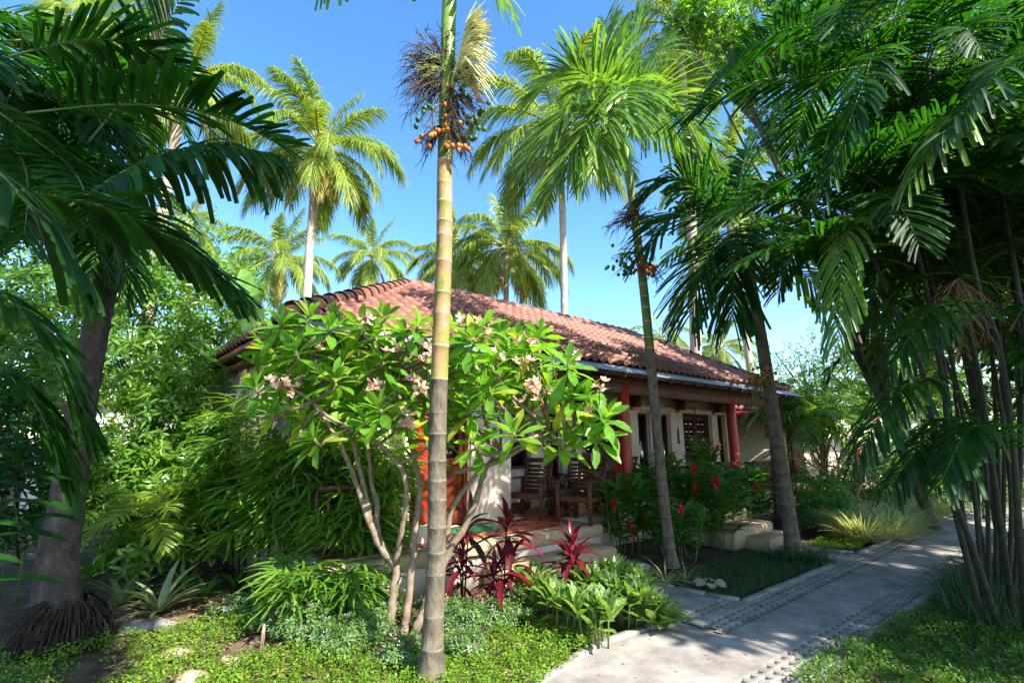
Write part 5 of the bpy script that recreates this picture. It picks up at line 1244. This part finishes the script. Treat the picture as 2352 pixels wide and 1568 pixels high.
for i, (x, y, h, lab) in enumerate(spots):
    base = PZ(x, y); t = thing('red_ginger', base, 'red ginger plant ' + lab, 'plant', GG); P, D, Nn, S = [], [], [], []
    for s in range(9):
        az = R.uniform(0, 6.28); p0 = base + Vector((R.uniform(-.25, .25), R.uniform(-.22, .22), 0)); hh = h * R.uniform(.65, 1.05); p1 = p0 + Vector((math.cos(az) * .22, math.sin(az) * .18, hh))
        sp = spline([p0, p0.lerp(p1, .55) + Vector((0, 0, .1 * hh)), p1], 5); b = MB(); b.tube(sp, np.linspace(.010, .006, len(sp)), 5); part('stem', b, M['rachis_g'], t)
        nl = int(9 * h) + 3
        for k in range(nl):
            q = .2 + .8 * k / (nl - 1); p = sp[min(len(sp) - 1, int(q * (len(sp) - 1)))]; sg = 1 if k % 2 else -1; a2 = az + sg * 1.35 + R.gauss(0, .25)
            P.append(tuple(p)); D.append((math.cos(a2), math.sin(a2), R.uniform(.25, 1.0))); Nn.append((0, 0, 1)); S.append(.46 * R.uniform(.8, 1.15) * (1 - .25 * (q - .6) ** 2))
    leaf_parts(t, L_GINGER, M['ginger'], P, D, Nn, S, limit=90)
    for (bx, by) in blooms.get(i, []):
        c = PY(bx, by, base.y - .5); b = MB(); k = 30; q = np.arange(k) / k; ph = np.arange(k) * 2.4
        cc = np.array(c) + np.stack([0 * q, 0 * q, q * .11 - .05], 1); dd = np.stack([np.cos(ph), np.sin(ph), .6 + 1.5 * q], 1)
        scatter(b, L_SMALL, cc, dd, np.tile([0, 0, 1.0], (k, 1)) + N.normal(0, .2, (k, 3)), .075 * (1.1 - .5 * q), 1.2); b.tube([(c.x, c.y, c.z - .14), (c.x, c.y, c.z + .03)], [.007, .005], 5)
        part('red_blossom', b, M['red_fl'], t)

# striped tufts, caladium, grass bed
def tuft(name, px, n, L, T, mat, label, cat='plant', group=None, el=(15, 80), ws=1.0, limit=300, r=.03):
    base = PZ(*px) if isinstance(px, tuple) else px; t = thing(name, base, label, cat, group)
    az = N.uniform(0, 6.28, n); e = np.radians(N.uniform(el[0], el[1], n)); D = np.stack([np.cos(az) * np.cos(e), np.sin(az) * np.cos(e), np.sin(e)], 1); P = np.array(base) + np.stack([np.cos(az) * r, np.sin(az) * r, 0 * az], 1) * N.random((n, 1))
    leaf_parts(t, T, M[mat], P, D, np.tile([0, 0, 1.0], (n, 1)), L * N.uniform(.7, 1.1, n), ws, limit, 'blade', 'blades'); return t
tuft('spider_plant', (1530, 1340), 46, .42, L_BLADE3, 'spider', 'pale striped spider plant arching over the kerb left of the dark grass bed')
tuft('spider_plant', (1575, 1330), 26, .3, L_BLADE3, 'spider', 'smaller striped spider plant at the foot of the slender areca')
tuft('striped_lily', (365, 1405), 26, .55, L_STRAP, 'crinum', 'white-edged striped lily with long arching blades right of the coconut roots')
tuft('striped_lily', (275, 1385), 20, .5, L_STRAP, 'crinum', 'striped lily touching the shaggy roots of the coconut palm', group=None)
tuft('dracaena', (215, 1330), 18, .5, L_GINGER, 'ginger', 'broad-leaved green plant just right of the coconut trunk', el=(10, 75))
tuft('dracaena', (450, 1300), 14, .35, L_GINGER, 'shrub_leaf', 'small light green broad-leaved plant in the sunlit litter patch')
T_LIR = tmpl(4, .03, .3, 1.0, strap)
LG = 'clumps of pale striped grass by the path'
for i, (x, y, lab) in enumerate(((1935, 1225, 'at the left end'), (1985, 1240, 'second from the left'), (2040, 1235, 'in the middle, largest'), (2080, 1212, 'nearest the kerb'), (2000, 1205, 'behind the others'), (2110, 1190, 'farthest, by the bright lawn'), (2060, 1180, 'in the back row'))):
    tuft('striped_grass', (x, y), 900, .62, T_LIR, 'liriope', 'pale striped grass clump ' + lab, 'grass clump', LG, (40, 88), 1.0, 60, .32)
base = PZ(1632, 1360); t = thing('caladium', base, 'small caladium with pink and white heart-shaped leaves in the dark bed', 'plant')
b = MB(); P = []; D = []
for k in range(7): a_ = k * .9; P.append(tuple(base + Vector((math.cos(a_) * .06, math.sin(a_) * .05, .12)))); D.append((math.cos(a_), math.sin(a_), .1))
leaf_parts(t, tmpl(4, .8, .2, .5, obov), M['caladium'], P, D, np.tile([0, -.3, 1.0], (7, 1)), .15)
for p in P: b.tube([tuple(base), p], [.004, .003], 4)
part('stalk', b, M['rachis_g'], t, kind='stuff')

# ============================================================ ground cover
def inpoly(p, poly):
    x, y = p; c = False
    for i in range(len(poly)):
        x1, y1 = poly[i]; x2, y2 = poly[i - 1]
        if (y1 > y) != (y2 > y) and x < (x2 - x1) * (y - y1) / (y2 - y1) + x1: c = not c
    return c
def region(pxs): return [tuple(PZ(*q)[:2]) for q in pxs]
def fill(poly, dens, fn=None):
    xs = [p[0] for p in poly]; ys = [p[1] for p in poly]; n = int((max(xs) - min(xs)) * (max(ys) - min(ys)) * dens); out = []
    for x, y in zip(N.uniform(min(xs), max(xs), n), N.uniform(min(ys), max(ys), n)):
        if inpoly((x, y), poly) and (fn is None or fn(x, y)): out.append((x, y))
    return np.array(out)
def patchy(th, f=2.3, o=0.0): return lambda x, y: math.sin(x * f + o) * math.cos(y * f * 1.3 + o * 2) + .6 * math.sin(x * f * 2.7 + y * f * 1.9 + o) + N.normal(0, .25) > th
def cover(name, poly, dens, L, label, mat='cover', fn=None, h=(.02, .09), cat='ground cover', per=4, T=None, z0=0):
    A = fill(poly, dens, fn); k = len(A)
    if k == 0: return
    C = np.stack([A[:, 0], A[:, 1], z0 + N.uniform(h[0], h[1], k) * (1 + .5 * np.sin(A[:, 0] * 3.1) * np.cos(A[:, 1] * 2.7))], 1)
    P, D, Nn, S = whorls(C, np.tile([0, 0, 1.0], (k, 1)) + N.normal(0, .35, (k, 3)), per, L, (5, 30)); b = MB(); scatter(b, T or L_OVAL, P + 0, D, Nn, S)
    single(name, b, M[mat], label, cat, kind='stuff')
cover('ground_cover', region([(-250, 1568), (-200, 1490), (150, 1480), (330, 1470), (420, 1440), (560, 1420), (600, 1440), (520, 1480), (480, 1540), (380, 1600), (100, 1700), (-300, 1700)]), 900, .034, 'low bright green creeping leaves over the soil at the lower left', fn=patchy(-.9))
cover('ground_cover', region([(480, 1540), (560, 1500), (700, 1500), (1000, 1520), (1010, 1450), (1200, 1420), (1330, 1450), (1400, 1462), (1310, 1530), (1250, 1568), (1200, 1640), (400, 1640)]), 1250, .032, 'sunlit yellow-green creeping cover around the foot of the front palm', fn=patchy(-1.15, 2.9, 1.0))
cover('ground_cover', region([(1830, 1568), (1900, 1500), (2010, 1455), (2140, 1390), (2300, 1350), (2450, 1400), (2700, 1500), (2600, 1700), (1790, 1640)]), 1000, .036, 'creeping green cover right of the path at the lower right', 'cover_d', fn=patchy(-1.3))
cover('ground_cover', region([(1850, 1255), (1965, 1263), (2070, 1225), (2000, 1225), (1900, 1228)]), 350, .05, 'creeping green cover between the second walkway and the striped grass')
def blades(name, poly, dens, L, mat, label, z0=-.02, fn=None, w=1.6, el=(.4, 1.4)):
    A = fill(poly, dens, fn); k = len(A); C = np.stack([A[:, 0], A[:, 1], np.full(k, z0)], 1); D = np.stack([N.normal(0, .7, k), N.normal(0, .7, k), N.uniform(el[0], el[1], k)], 1); b = MB(); scatter(b, L_BLADE, C, D, rnd_dir(k), L * N.uniform(.6, 1.2, k), w); single(name, b, M[mat], label, 'grass', kind='stuff')
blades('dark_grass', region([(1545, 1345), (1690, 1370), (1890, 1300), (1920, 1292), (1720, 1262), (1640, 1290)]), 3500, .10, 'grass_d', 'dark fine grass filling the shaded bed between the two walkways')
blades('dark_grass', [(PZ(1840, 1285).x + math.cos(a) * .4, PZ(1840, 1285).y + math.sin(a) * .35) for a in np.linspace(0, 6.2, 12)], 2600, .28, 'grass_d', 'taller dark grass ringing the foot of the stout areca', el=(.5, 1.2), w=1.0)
blades('lawn', region([(2060, 1175), (2100, 1150), (2190, 1140), (2260, 1150), (2190, 1183), (2110, 1205)]), 260, .12, 'lawn', 'bright sunlit lawn beside the far end of the path', w=2.5)
blades('lawn', [(13, 15), (40, 17), (60, 40), (5, 40), (8, 18)], 20, .25, 'lawn', 'sunlit grass in the far distance beyond the garden', w=4)
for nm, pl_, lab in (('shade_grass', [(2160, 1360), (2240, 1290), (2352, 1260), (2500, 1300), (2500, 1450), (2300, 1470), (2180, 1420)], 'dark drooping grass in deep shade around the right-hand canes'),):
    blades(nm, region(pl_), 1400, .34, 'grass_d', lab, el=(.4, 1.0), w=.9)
# low flowering shrubs
def low_shrub(px, r, h, label, n=260, group='low flowering shrubs', fl=9):
    base = PZ(*px); t = leafy('low_shrub', base, [(base + Vector((0, 0, h * .35)), (r, r * .8, h * .7)), (base + Vector((r * .5, 0, h * .3)), (r * .6, r * .6, h * .6))], label, 'shrub', n, .045, L_SMALL, 'lowshrub', 10, group, (0, 60), .008, 8, stems=2, shell=.3)
    b = MB(); k = fl; d = unit(N.normal(size=(k, 3))); d[:, 2] = np.abs(d[:, 2]); c = np.array(base) + np.array([0, 0, h * .35]) + d * np.array([r, r * .8, h * .75]); P, D, Nn, S = whorls(c, d, 5, .016, (20, 40)); scatter(b, L_OVAL, P, D, Nn, .016); part('flowers', b, M['pink_fl'], t, kind='stuff')
for (x, y, r, h, lab) in ((690, 1470, .30, .34, 'low feathery shrub with pink flowers, right of the wooden stake'), (640, 1440, .26, .28, 'low shrub behind the wooden stake at the left end of its row'), (770, 1500, .28, .28, 'low feathery shrub between the stake and the frangipani stems'), (840, 1470, .26, .3, 'low pink-flowered shrub left of the frangipani stems'), (760, 1430, .3, .3, 'low shaded shrub in front of the lady palms'), (910, 1520, .26, .24, 'low shrub at the left foot of the front palm'), (1060, 1450, .24, .26, 'low pink-flowered shrub right of the front palm trunk'), (1120, 1440, .26, .3, 'low feathery shrub below the middle cordyline'), (1180, 1420, .24, .34, 'sunlit low shrub tip between the cordylines'), (1060, 1500, .2, .16, 'very low shrub at the right foot of the front palm'), (1000, 1430, .3, .26, 'low shrub behind the front palm trunk'), (550, 1410, .3, .2, 'low shrub in shade in front of the lady palm foot'), (870, 1420, .3, .3, 'low shaded shrub behind the frangipani stems')):
    low_shrub((x, y), r, h, lab)
for (x, y, n, L, T_, mt, lab) in ((330, 1330, 20, .36, L_GINGER, 'ginger', 'dark broad-leaved plant behind the striped lily'), (470, 1370, 18, .30, L_GINGER, 'ginger', 'low dark leafy plant at the right end of the left bed'), (420, 1350, 16, .26, L_GINGER, 'shrub_leaf', 'small pale green plant between the young palms'), (250, 1290, 22, .45, L_GINGER, 'ginger', 'tall dark broad-leaved plant against the coconut trunk'), (540, 1350, 18, .32, L_STRAP, 'ginger', 'dark strap-leaved plant in front of the grey wall lady palms'), (190, 1440, 16, .24, L_GINGER, 'areca_dark', 'shaded little plant growing on the coconut root base'), (590, 1380, 20, .3, L_STRAP, 'crinum', 'pale strap-leaved plant under the lady palms')):
    tuft('bedding_plant', (x, y), n, L, T_, mt, lab, el=(15, 80))
# leaf litter
A = fill(region([(200, 1480), (400, 1300), (600, 1300), (900, 1330), (900, 1450), (700, 1560), (300, 1600)]), 120); k = len(A)
b = MB(); scatter(b, L_SHRUB, np.stack([A[:, 0], A[:, 1], N.uniform(-.015, .01, k)], 1), np.stack([N.normal(size=k), N.normal(size=k), N.normal(0, .12, k)], 1), np.tile([0, 0, 1.0], (k, 1)) + N.normal(0, .2, (k, 3)), N.uniform(.05, .16, k)); single('leaf_litter', b, M['dry'], 'dry fallen leaves scattered over the soil of the left bed', 'leaf litter', kind='stuff')
A = fill(region([(1250, 1568), (1500, 1440), (2200, 1180), (2230, 1300), (1830, 1560)]), 16); k = len(A)
b = MB(); scatter(b, L_SHRUB, np.stack([A[:, 0], A[:, 1], np.full(k, .012)], 1), np.stack([N.normal(size=k), N.normal(size=k), N.normal(0, .1, k)], 1), np.tile([0, 0, 1.0], (k, 1)), N.uniform(.02, .07, k)); single('fallen_leaves', b, M['dry'], 'few small dry leaves lying on the path', 'leaf litter', kind='stuff')
# stones and stake
def stone(p, r, label, mat='stone', sc=(1, .8, .5), cat='stone'):
    import bmesh
    bm = bmesh.new(); bmesh.ops.create_icosphere(bm, subdivisions=3, radius=r)
    ph = R.uniform(0, 9)
    for v in bm.verts:
        d = v.co.normalized(); f = 1 + .12 * math.sin(d.x * 3 + ph) * math.cos(d.y * 4 + ph) + .05 * math.sin(d.z * 9 + d.x * 7); v.co = d * r * f; v.co.x *= sc[0]; v.co.y *= sc[1]; v.co.z *= sc[2]
        v.co.z = max(v.co.z, -r * .2)
    me = bpy.data.meshes.new('stone'); bm.to_mesh(me); bm.free(); me.materials.append(M[mat]); me.polygons.foreach_set('use_smooth', [True] * len(me.polygons))
    o = bpy.data.objects.new('stone', me); COL.objects.link(o); o.location = p; o['label'] = label; o['category'] = cat; return o
stone(PZ(438, 1562), .13, 'pale brown rounded stone at the bottom edge in the sun', sc=(1, .7, .55))
stone(PZ(408, 1500), .14, 'dark brown stone half buried in the creeping leaves', sc=(1, .6, .35))
stone(PZ(520, 1512), .05, 'small stone on the bare sunlit soil left of the stake')
stone(PZ(310, 1442), .17, 'rough grey rubble lump by the roots, the left one', 'rubble', (1, .7, .45)); stone(PZ(365, 1435), .15, 'rough grey rubble lump, the right one', 'rubble', (1.1, .7, .4))
stone(PZ(1190, 1480), .06, 'small brown stone in the creeping cover right of the front palm', sc=(1, .8, .4)); stone(PZ(1165, 1545), .05, 'small dark stone near the bottom right of the front palm')
b = MB(); q = PZ(596, 1512); b.obox((q.x, q.y, -.02), (q.x + .012, q.y, .27), .022, .014); b.obox((q.x + .02, q.y, -.02), (q.x + .022, q.y, .262), .008, .008); single('wooden_stake', b, M['branch'], 'thin weathered wooden stake standing in the left bed', 'stake')
o = bpy.data.objects['wooden_stake']; 
q = PZ(536, 1525, .03); b = MB(); p, d, nn, s = whorls([tuple(q)], [(0, -.5, 1)], 5, .04, (15, 25)); scatter(b, T_PET, p, d, nn, .04); single('fallen_flower', b, M['petal_w'], 'white fallen frangipani flower on the soil left of the stake', 'flower')

# ============================================================ right-hand canes and foliage
YR = 4.9
def cane_clump(base, label, stems, group='cane palm clumps on the right', mats=DM, fl=1.7, nl=38, ll=.36, w=.034, nf=7, rs=.028):
    t = thing('cane_palm', base, label, 'palm', group)
    for P in stems:
        areca_trunk(P, rs, rs * .72, .22, t, [(1, 0)], 1.2, 'cane')
        tp = P[-1]; ax = (P[-1] - P[-2]).normalized()
        for k in range(nf):
            az = k * 2.4 + R.uniform(-.4, .4); el = 78 - 72 * k / nf; crown_frond(t, tp + ax * .1 * (nf - k) * .1, (math.cos(az), math.sin(az), RAD(el)), fl * R.uniform(.85, 1.15), mats, 1.4, nl, ll, w, .38, 'blunt', .012)
    return t
b0 = PZ(2300, 1454)
cane_clump(b0, 'clump of leaning cane palms nearest the path at the right', [
    [b0, PY(2232, 1252, 5.1), PY(2180, 1102, 5.1), PY(2172, 927, 5.1), PY(2129, 671, 5.1), PY(2091, 517, 5.1), PY(2050, 383, 5.1), PY(2006, 188, 5.1), PY(1990, 80, 5.1)],
    [PZ(2260, 1440), PY(2200, 1200, 5.3), PY(2150, 1000, 5.3), PY(2109, 824, 5.3), PY(2054, 708, 5.3), PY(2009, 602, 5.3), PY(1960, 500, 5.2)],
    [PZ(2330, 1430), PY(2290, 1150, 5.2), PY(2255, 900, 5.2), PY(2215, 700, 5.2), PY(2190, 500, 5.2), PY(2150, 300, 5.2), PY(2130, 150, 5.2)]], nf=9)
b1 = PZ(2360, 1470)
cane_clump(b1, 'clump of dark cane palms cut by the right edge', [
    [b1, PY(2340, 1200, 4.7), PY(2324, 995, 4.7), PY(2293, 790, 4.7), PY(2252, 681, 4.7), PY(2225, 551, 4.7), PY(2200, 380, 4.7)],
    [PZ(2420, 1450), PY(2400, 1100, 4.8), PY(2360, 800, 4.8), PY(2320, 560, 4.8), PY(2290, 400, 4.8)],
    [PZ(2480, 1440), PY(2470, 1100, 5), PY(2440, 800, 5), PY(2420, 500, 5), PY(2400, 250, 5)]], nf=9)
for (x0, y0, lab, tops) in ((2290, 1400, 'thin dark cane palm clump between the nearest canes and the right edge', ((2080, 420), (2150, 300), (2185, 560), (2230, 200), (2260, 420))), (2345, 1400, 'tight bundle of thin dark canes at the right edge', ((2240, 640), (2290, 240), (2320, 500), (2345, 300), (2375, 600)))):
    st_ = []
    for j, (tx, ty) in enumerate(tops):
        Yj = 5.25 + .12 * j; p0 = PZ(x0 + j * 14 - 30, y0 - 12 * j); p0.y = p0.y; e = PY(tx, ty, Yj); m1 = p0.lerp(e, .35) + Vector((.16, 0, 0)); m2 = p0.lerp(e, .7) + Vector((.12, 0, 0)); st_.append([p0, m1, m2, e])
    cane_clump(PZ(x0, y0), lab, st_, nf=6, rs=.022, fl=1.3, ll=.3, w=.026)
b2 = PZ(2240, 1330)
cane_clump(b2, 'cane palm clump standing behind the nearest canes', [
    [b2, PY(2200, 1100, 6.9), PY(2170, 850, 6.9), PY(2120, 560, 6.9)], [PZ(2300, 1325), PY(2290, 1000, 7.1), PY(2270, 700, 7.1), PY(2250, 430, 7.1)],
    [PZ(2350, 1330), PY(2370, 1000, 6.8), PY(2380, 700, 6.8), PY(2400, 350, 6.8)], [PZ(2270, 1310), PY(2220, 1050, 7.4), PY(2190, 850, 7.4), PY(2170, 300, 7.4)]], fl=2.0, nf=8, ll=.5, w=.05)
b3 = PZ(2330, 1260)
cane_clump(b3, 'farther cane palms closing the view at the right', [
    [b3, PY(2340, 1000, 9), PY(2330, 780, 9)], [PZ(2420, 1260), PY(2420, 900, 9), PY(2420, 560, 9)], [PZ(2250, 1250), PY(2240, 1000, 9.5), PY(2200, 700, 9.5)],
    [PZ(2330, 1240), PY(2300, 800, 10), PY(2300, 300, 10)], [PZ(2400, 1240), PY(2400, 800, 10), PY(2380, 150, 10)]], fl=2.2, nf=8, ll=.55, w=.055, mats=AM)
t = bpy.data.objects['cane_palm']
# long reaching fronds over the path, lit tips
for ctrl, kw, mt in (
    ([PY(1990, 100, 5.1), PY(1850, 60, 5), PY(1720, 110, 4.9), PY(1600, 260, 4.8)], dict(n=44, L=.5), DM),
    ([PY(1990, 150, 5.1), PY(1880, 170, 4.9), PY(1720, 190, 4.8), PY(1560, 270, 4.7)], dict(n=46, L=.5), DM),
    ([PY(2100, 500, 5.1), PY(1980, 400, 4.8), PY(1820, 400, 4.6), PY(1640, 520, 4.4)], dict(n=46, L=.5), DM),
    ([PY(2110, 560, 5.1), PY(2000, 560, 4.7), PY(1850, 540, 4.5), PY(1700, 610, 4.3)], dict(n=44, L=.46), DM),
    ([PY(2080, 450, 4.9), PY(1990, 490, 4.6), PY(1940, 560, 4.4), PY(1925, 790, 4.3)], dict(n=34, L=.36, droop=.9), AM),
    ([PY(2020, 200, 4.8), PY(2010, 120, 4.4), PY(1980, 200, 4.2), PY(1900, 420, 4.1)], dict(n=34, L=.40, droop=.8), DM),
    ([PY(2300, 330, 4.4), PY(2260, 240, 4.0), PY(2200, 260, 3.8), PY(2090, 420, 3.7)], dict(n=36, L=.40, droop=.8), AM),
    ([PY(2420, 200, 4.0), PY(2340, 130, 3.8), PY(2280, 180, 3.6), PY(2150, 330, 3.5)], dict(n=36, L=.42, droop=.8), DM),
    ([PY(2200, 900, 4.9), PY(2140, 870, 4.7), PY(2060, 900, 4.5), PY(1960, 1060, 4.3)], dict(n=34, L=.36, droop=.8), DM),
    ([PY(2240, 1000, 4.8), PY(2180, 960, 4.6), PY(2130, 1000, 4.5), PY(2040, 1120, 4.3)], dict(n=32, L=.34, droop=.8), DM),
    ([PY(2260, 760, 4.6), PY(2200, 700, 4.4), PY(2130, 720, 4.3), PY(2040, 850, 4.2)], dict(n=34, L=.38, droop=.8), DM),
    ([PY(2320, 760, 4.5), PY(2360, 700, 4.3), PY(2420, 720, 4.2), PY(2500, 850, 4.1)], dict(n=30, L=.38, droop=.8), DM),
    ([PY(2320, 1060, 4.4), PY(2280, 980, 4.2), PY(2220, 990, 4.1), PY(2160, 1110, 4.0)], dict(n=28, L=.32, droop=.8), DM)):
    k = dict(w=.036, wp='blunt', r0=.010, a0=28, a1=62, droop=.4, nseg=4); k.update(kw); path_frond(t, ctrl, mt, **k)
for k in range(46):
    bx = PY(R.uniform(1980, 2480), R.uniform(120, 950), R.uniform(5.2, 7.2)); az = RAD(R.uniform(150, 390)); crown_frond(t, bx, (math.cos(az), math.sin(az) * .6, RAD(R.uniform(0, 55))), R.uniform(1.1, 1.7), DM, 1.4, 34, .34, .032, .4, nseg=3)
spray(t, PY(2200, 640, 4.8), (-.2, -.2, -.8), 22, .45, M['dry'], 'dry_fruit_spray', 8, .6, .004)
# small-leaved tree across the top right
leafy('small_leaved_tree', PZ(2150, 1215), [bl(1640, 60, 12.5, 1.4, 1.1), bl(1740, 150, 12, 1.4, 1.2), bl(1880, 130, 12, 1.5, 1.2), bl(1590, 30, 13, 1.2, .9), bl(1850, 20, 12, 2.0, 1.4), bl(1800, 280, 12, 1.3, 1.0), bl(2050, 60, 11.5, 1.8, 1.4), bl(2250, 150, 10, 1.8, 1.5), bl(1640, -60, 13, 1.6, 1.0), bl(2350, 350, 10.5, 1.5, 1.3), bl(2050, -120, 9.5, 2.5, 1.2)], 'small-leaved leafy tree spreading over the top right above the feather palms', 'tree', 4200, .16, L_SMALL, 'tree_leaf', 9, trunk_r=.12, limbs=26, el=(-20, 60), ws=1.2, shell=.2)
leafy('background_tree', PZ(2120, 1130), [bl(2120, 760, 15, 2.6, 2.2), bl(2330, 680, 15, 2.6, 2.4), bl(2000, 880, 14.5, 2.0, 1.6), bl(2230, 950, 14, 2.4, 1.6), bl(2420, 950, 14, 2.4, 1.8)], 'sunlit background tree showing bright between the right-hand canes', 'tree', 1500, .22, L_SHRUB, 'bg_leaf', 7, 'background trees', trunk_r=.16)
leafy('background_tree', PZ(1900, 1110), [bl(1880, 900, 16, 1.8, 1.4), bl(1960, 830, 17, 2.0, 1.8), bl(1850, 960, 15, 1.4, 1.0), bl(1780, 880, 19, 2.0, 1.5)], 'leafy tree behind the far bungalow roof', 'tree', 900, .2, L_SHRUB, 'bg_leaf', 7, 'background trees', trunk_r=.14)
leafy('background_tree', PZ(2200, 1080), [bl(2000, 980, 24, 4, 2.2), bl(2300, 960, 24, 4, 2.4), bl(2600, 900, 22, 4, 3.4), bl(2250, 600, 24, 4, 4.0), bl(2450, 300, 22, 4, 4)], 'far dense tree mass at the end of the path', 'tree', 1500, .4, L_SHRUB, 'tree_leaf', 7, 'background trees', trunk_r=.25)
leafy('background_shrub', PZ(2060, 1160), [bl(2030, 1110, 13.5, 1.3, .7), bl(2110, 1105, 14, 1.2, .7), bl(1960, 1100, 12.5, 1.0, .8)], 'dark green shrub bank behind the striped grass', 'shrub', 600, .16, L_SHRUB, 'bg_leaf', 8, 'background shrubs', trunk_r=.03)
leafy('background_shrub', PZ(1880, 1190), [bl(1870, 1130, 11, .8, .6), bl(1900, 1180, 10.4, .6, .45)], 'dark shrub right of the stout areca trunk', 'shrub', 340, .16, L_SHRUB, 'ginger', 8, 'background shrubs', trunk_r=.03)
leafy('background_shrub', PZ(2260, 1190), [bl(2250, 1080, 12, 1.4, .9), bl(2330, 1060, 12, 1.4, 1.0)], 'shrub bank behind the leaning canes', 'shrub', 500, .18, L_SHRUB, 'bg_leaf', 8, 'background shrubs', trunk_r=.03)
leafy('background_tree', PZ(2300, 1235), [bl(2100, 250, 8.2, 1.1, 1.2), bl(2300, 100, 8.0, 1.2, 1.2), bl(2250, 420, 8.5, 1.2, 1.1), bl(1980, 360, 8.6, .9, .9), bl(2400, 600, 8.5, 1.2, 1.3), bl(2060, 560, 9.2, .9, .8), bl(1900, 300, 9, .9, .8)], 'dark leafy tree right behind the crowns of the cane palms', 'tree', 1500, .19, L_SHRUB, 'tree_leaf', 8, 'background trees', trunk_r=.09, shell=.2)
# bare frangipani with forked grey branches
base = PZ(1985, 1215); t = thing('bare_frangipani', base, 'bare forked grey frangipani with few leaves right of the stout areca', 'tree'); tp_ = []
def fork(p, d, L, r, n):
    e = p + d * L; b = MB(); b.tube([p, p.lerp(e, .5) + Vector((R.uniform(-.03, .03), 0, .01)), e], [r, r * .9, r * .8], 7); part('limb', b, M['branch'], t, smooth=True)
    if n == 0: tp_.append((e, d)); return
    for s in (-1, 1):
        d2 = (d + Vector((s * R.uniform(.4, .8), R.uniform(-.6, .6), R.uniform(-.15, .3)))).normalized(); fork(e, d2, L * R.uniform(.7, .9), r * .75, n - 1)
fork(base, Vector((-.15, 0, 1)).normalized(), .55, .05, 4)
sel = tp_[::2]; p, d, nn, s = whorls([tuple(a) for a, _ in sel], [tuple(c) for _, c in sel], 7, .2, (10, 60)); leaf_parts(t, L_SHRUB, M['ginger'], p, d, nn, s, limit=60)
# feather palms mid-distance on the right
for (x, y, h, lab) in ((1905, 1165, 2.6, 'mid-size feather palm in front of the far bungalow'), (2010, 1140, 3.4, 'feather palm behind the striped grass clumps'), (2150, 1150, 3.0, 'feather palm beyond the bright lawn'), (1840, 1150, 3.2, 'feather palm between the stout areca and the far bungalow'), (2080, 1120, 5.0, 'tall thin feather palm far behind the path')):
    young_palm(PZ(x, y), lab, h, 10, 1.6, AM, stems=2, ll=.42, w=.045, group='feather palms in the middle distance', nl=26, droop=.6)
# dark tiled roof corner of another house at the right edge
q = PY(2352, 500, 7.5); t = thing('neighbour_house', (q.x + 1.2, q.y, 0), 'dark brown roof corner of a neighbouring house behind the right-hand canes', 'house', rz=RAD(-20))
b = MB(); b.box(3.2, 3.4, -.3, -.1, 0, 3.9, 0, .02); part('post', b, M['dwood'], t, local=True)
b = MB(); b.obox((-1.6, -.6, 3.55), (4, -.6, 4.1), .12, .22); b.obox((-1.6, -.6, 3.55), (-1.6, 4, 3.9), .12, .2); part('beam', b, M['dwood'], t, kind='stuff', local=True)
b = MB(); b.add([(-1.8, -.8, 3.72), (4.2, -.8, 4.3), (4.2, 4, 5.6), (-1.8, 4, 5.0)], np.array([(0, 1, 2, 3)])); part('roof', b, M['dwood'], t, local=True)
for k in range(9):
    b = MB(); x = -1.75 + k * .26; b.tube([(x, -.86, 3.74 + (x + 1.8) * .097), (x, -.5, 3.86 + (x + 1.8) * .097)], [.075, .06], 8); part('roof_tile', b, M['roof'], t, local=True, smooth=True)

# ============================================================ trees outside the frame that shade the garden
def shade_tree(target, dist, blobs, n, L, label, per=6):
    c = Vector(target) + SUNV * dist
    leafy('garden_tree', (c.x, c.y, 0), [(c + Vector(o), r) for o, r in blobs], label, 'tree', n, L, L_SHRUB, 'tree_leaf', per, 'garden trees behind the viewpoint', trunk_r=.15, shell=.15, ws=1.6)
SB = [((0, 0, 0), (1.6, 1.6, 1.1)), ((1.4, .6, -.2), (1.2, 1.2, .9)), ((-1.3, -.6, .1), (1.3, 1.3, .9))]
SD3 = [((0, 0, 0), (1.8, 1.8, 1.6)), ((1.5, .8, 1.2), (1.6, 1.6, 1.4)), ((-1.2, -.8, -.8), (1.4, 1.4, 1.2)), ((.5, .5, -1.8), (1.5, 1.5, 1.0))]
cc_ = [Vector(q) - Vector((4.8, 7.2, 0)) for q in ((3.5, 6.4, 0), (4.8, 7.4, 0), (6.2, 8.6, 0), (5.2, 6.3, 0), (6.4, 7.2, 0), (7.6, 9.6, 0), (3.0, 5.6, 0))]
shade_tree((4.8, 7.2, 0), 12, [(tuple(o), (1.0, 1.0, .5)) for o in cc_], 950, .26, 'leafy garden tree behind the viewpoint shading the middle of the path')
shade_tree((5.2, 5.2, 3.2), 7, SD3, 900, .30, 'dense garden tree beyond the right edge shading the canes')
shade_tree((-4.2, 4.9, 1.0), 10, [((0, 0, 0), (1.3, 1.3, 1.5)), ((-1.0, -.8, .6), (1.2, 1.2, 1.1)), ((-.4, -.3, 2.0), (1.2, 1.2, 1.0))], 520, .3, 'leafy garden tree behind the viewpoint shading the coconut trunk')
shade_tree((-2.8, 3.3, 4.0), 9, [((0, 0, 0), (1.2, 1.2, 1.3)), ((-.9, -.9, .6), (1.1, 1.1, 1.1))], 420, .26, 'leafy garden tree behind the viewpoint shading the left fronds')
shade_tree((4.3, 4.3, .2), 8, [((0, 0, 0), (1.5, 1.5, 1.2)), ((1.5, .6, .3), (1.5, 1.5, 1.2)), ((.4, 1.4, .8), (1.3, 1.3, 1.1))], 560, .28, 'dense garden tree shading the ground at the lower right')
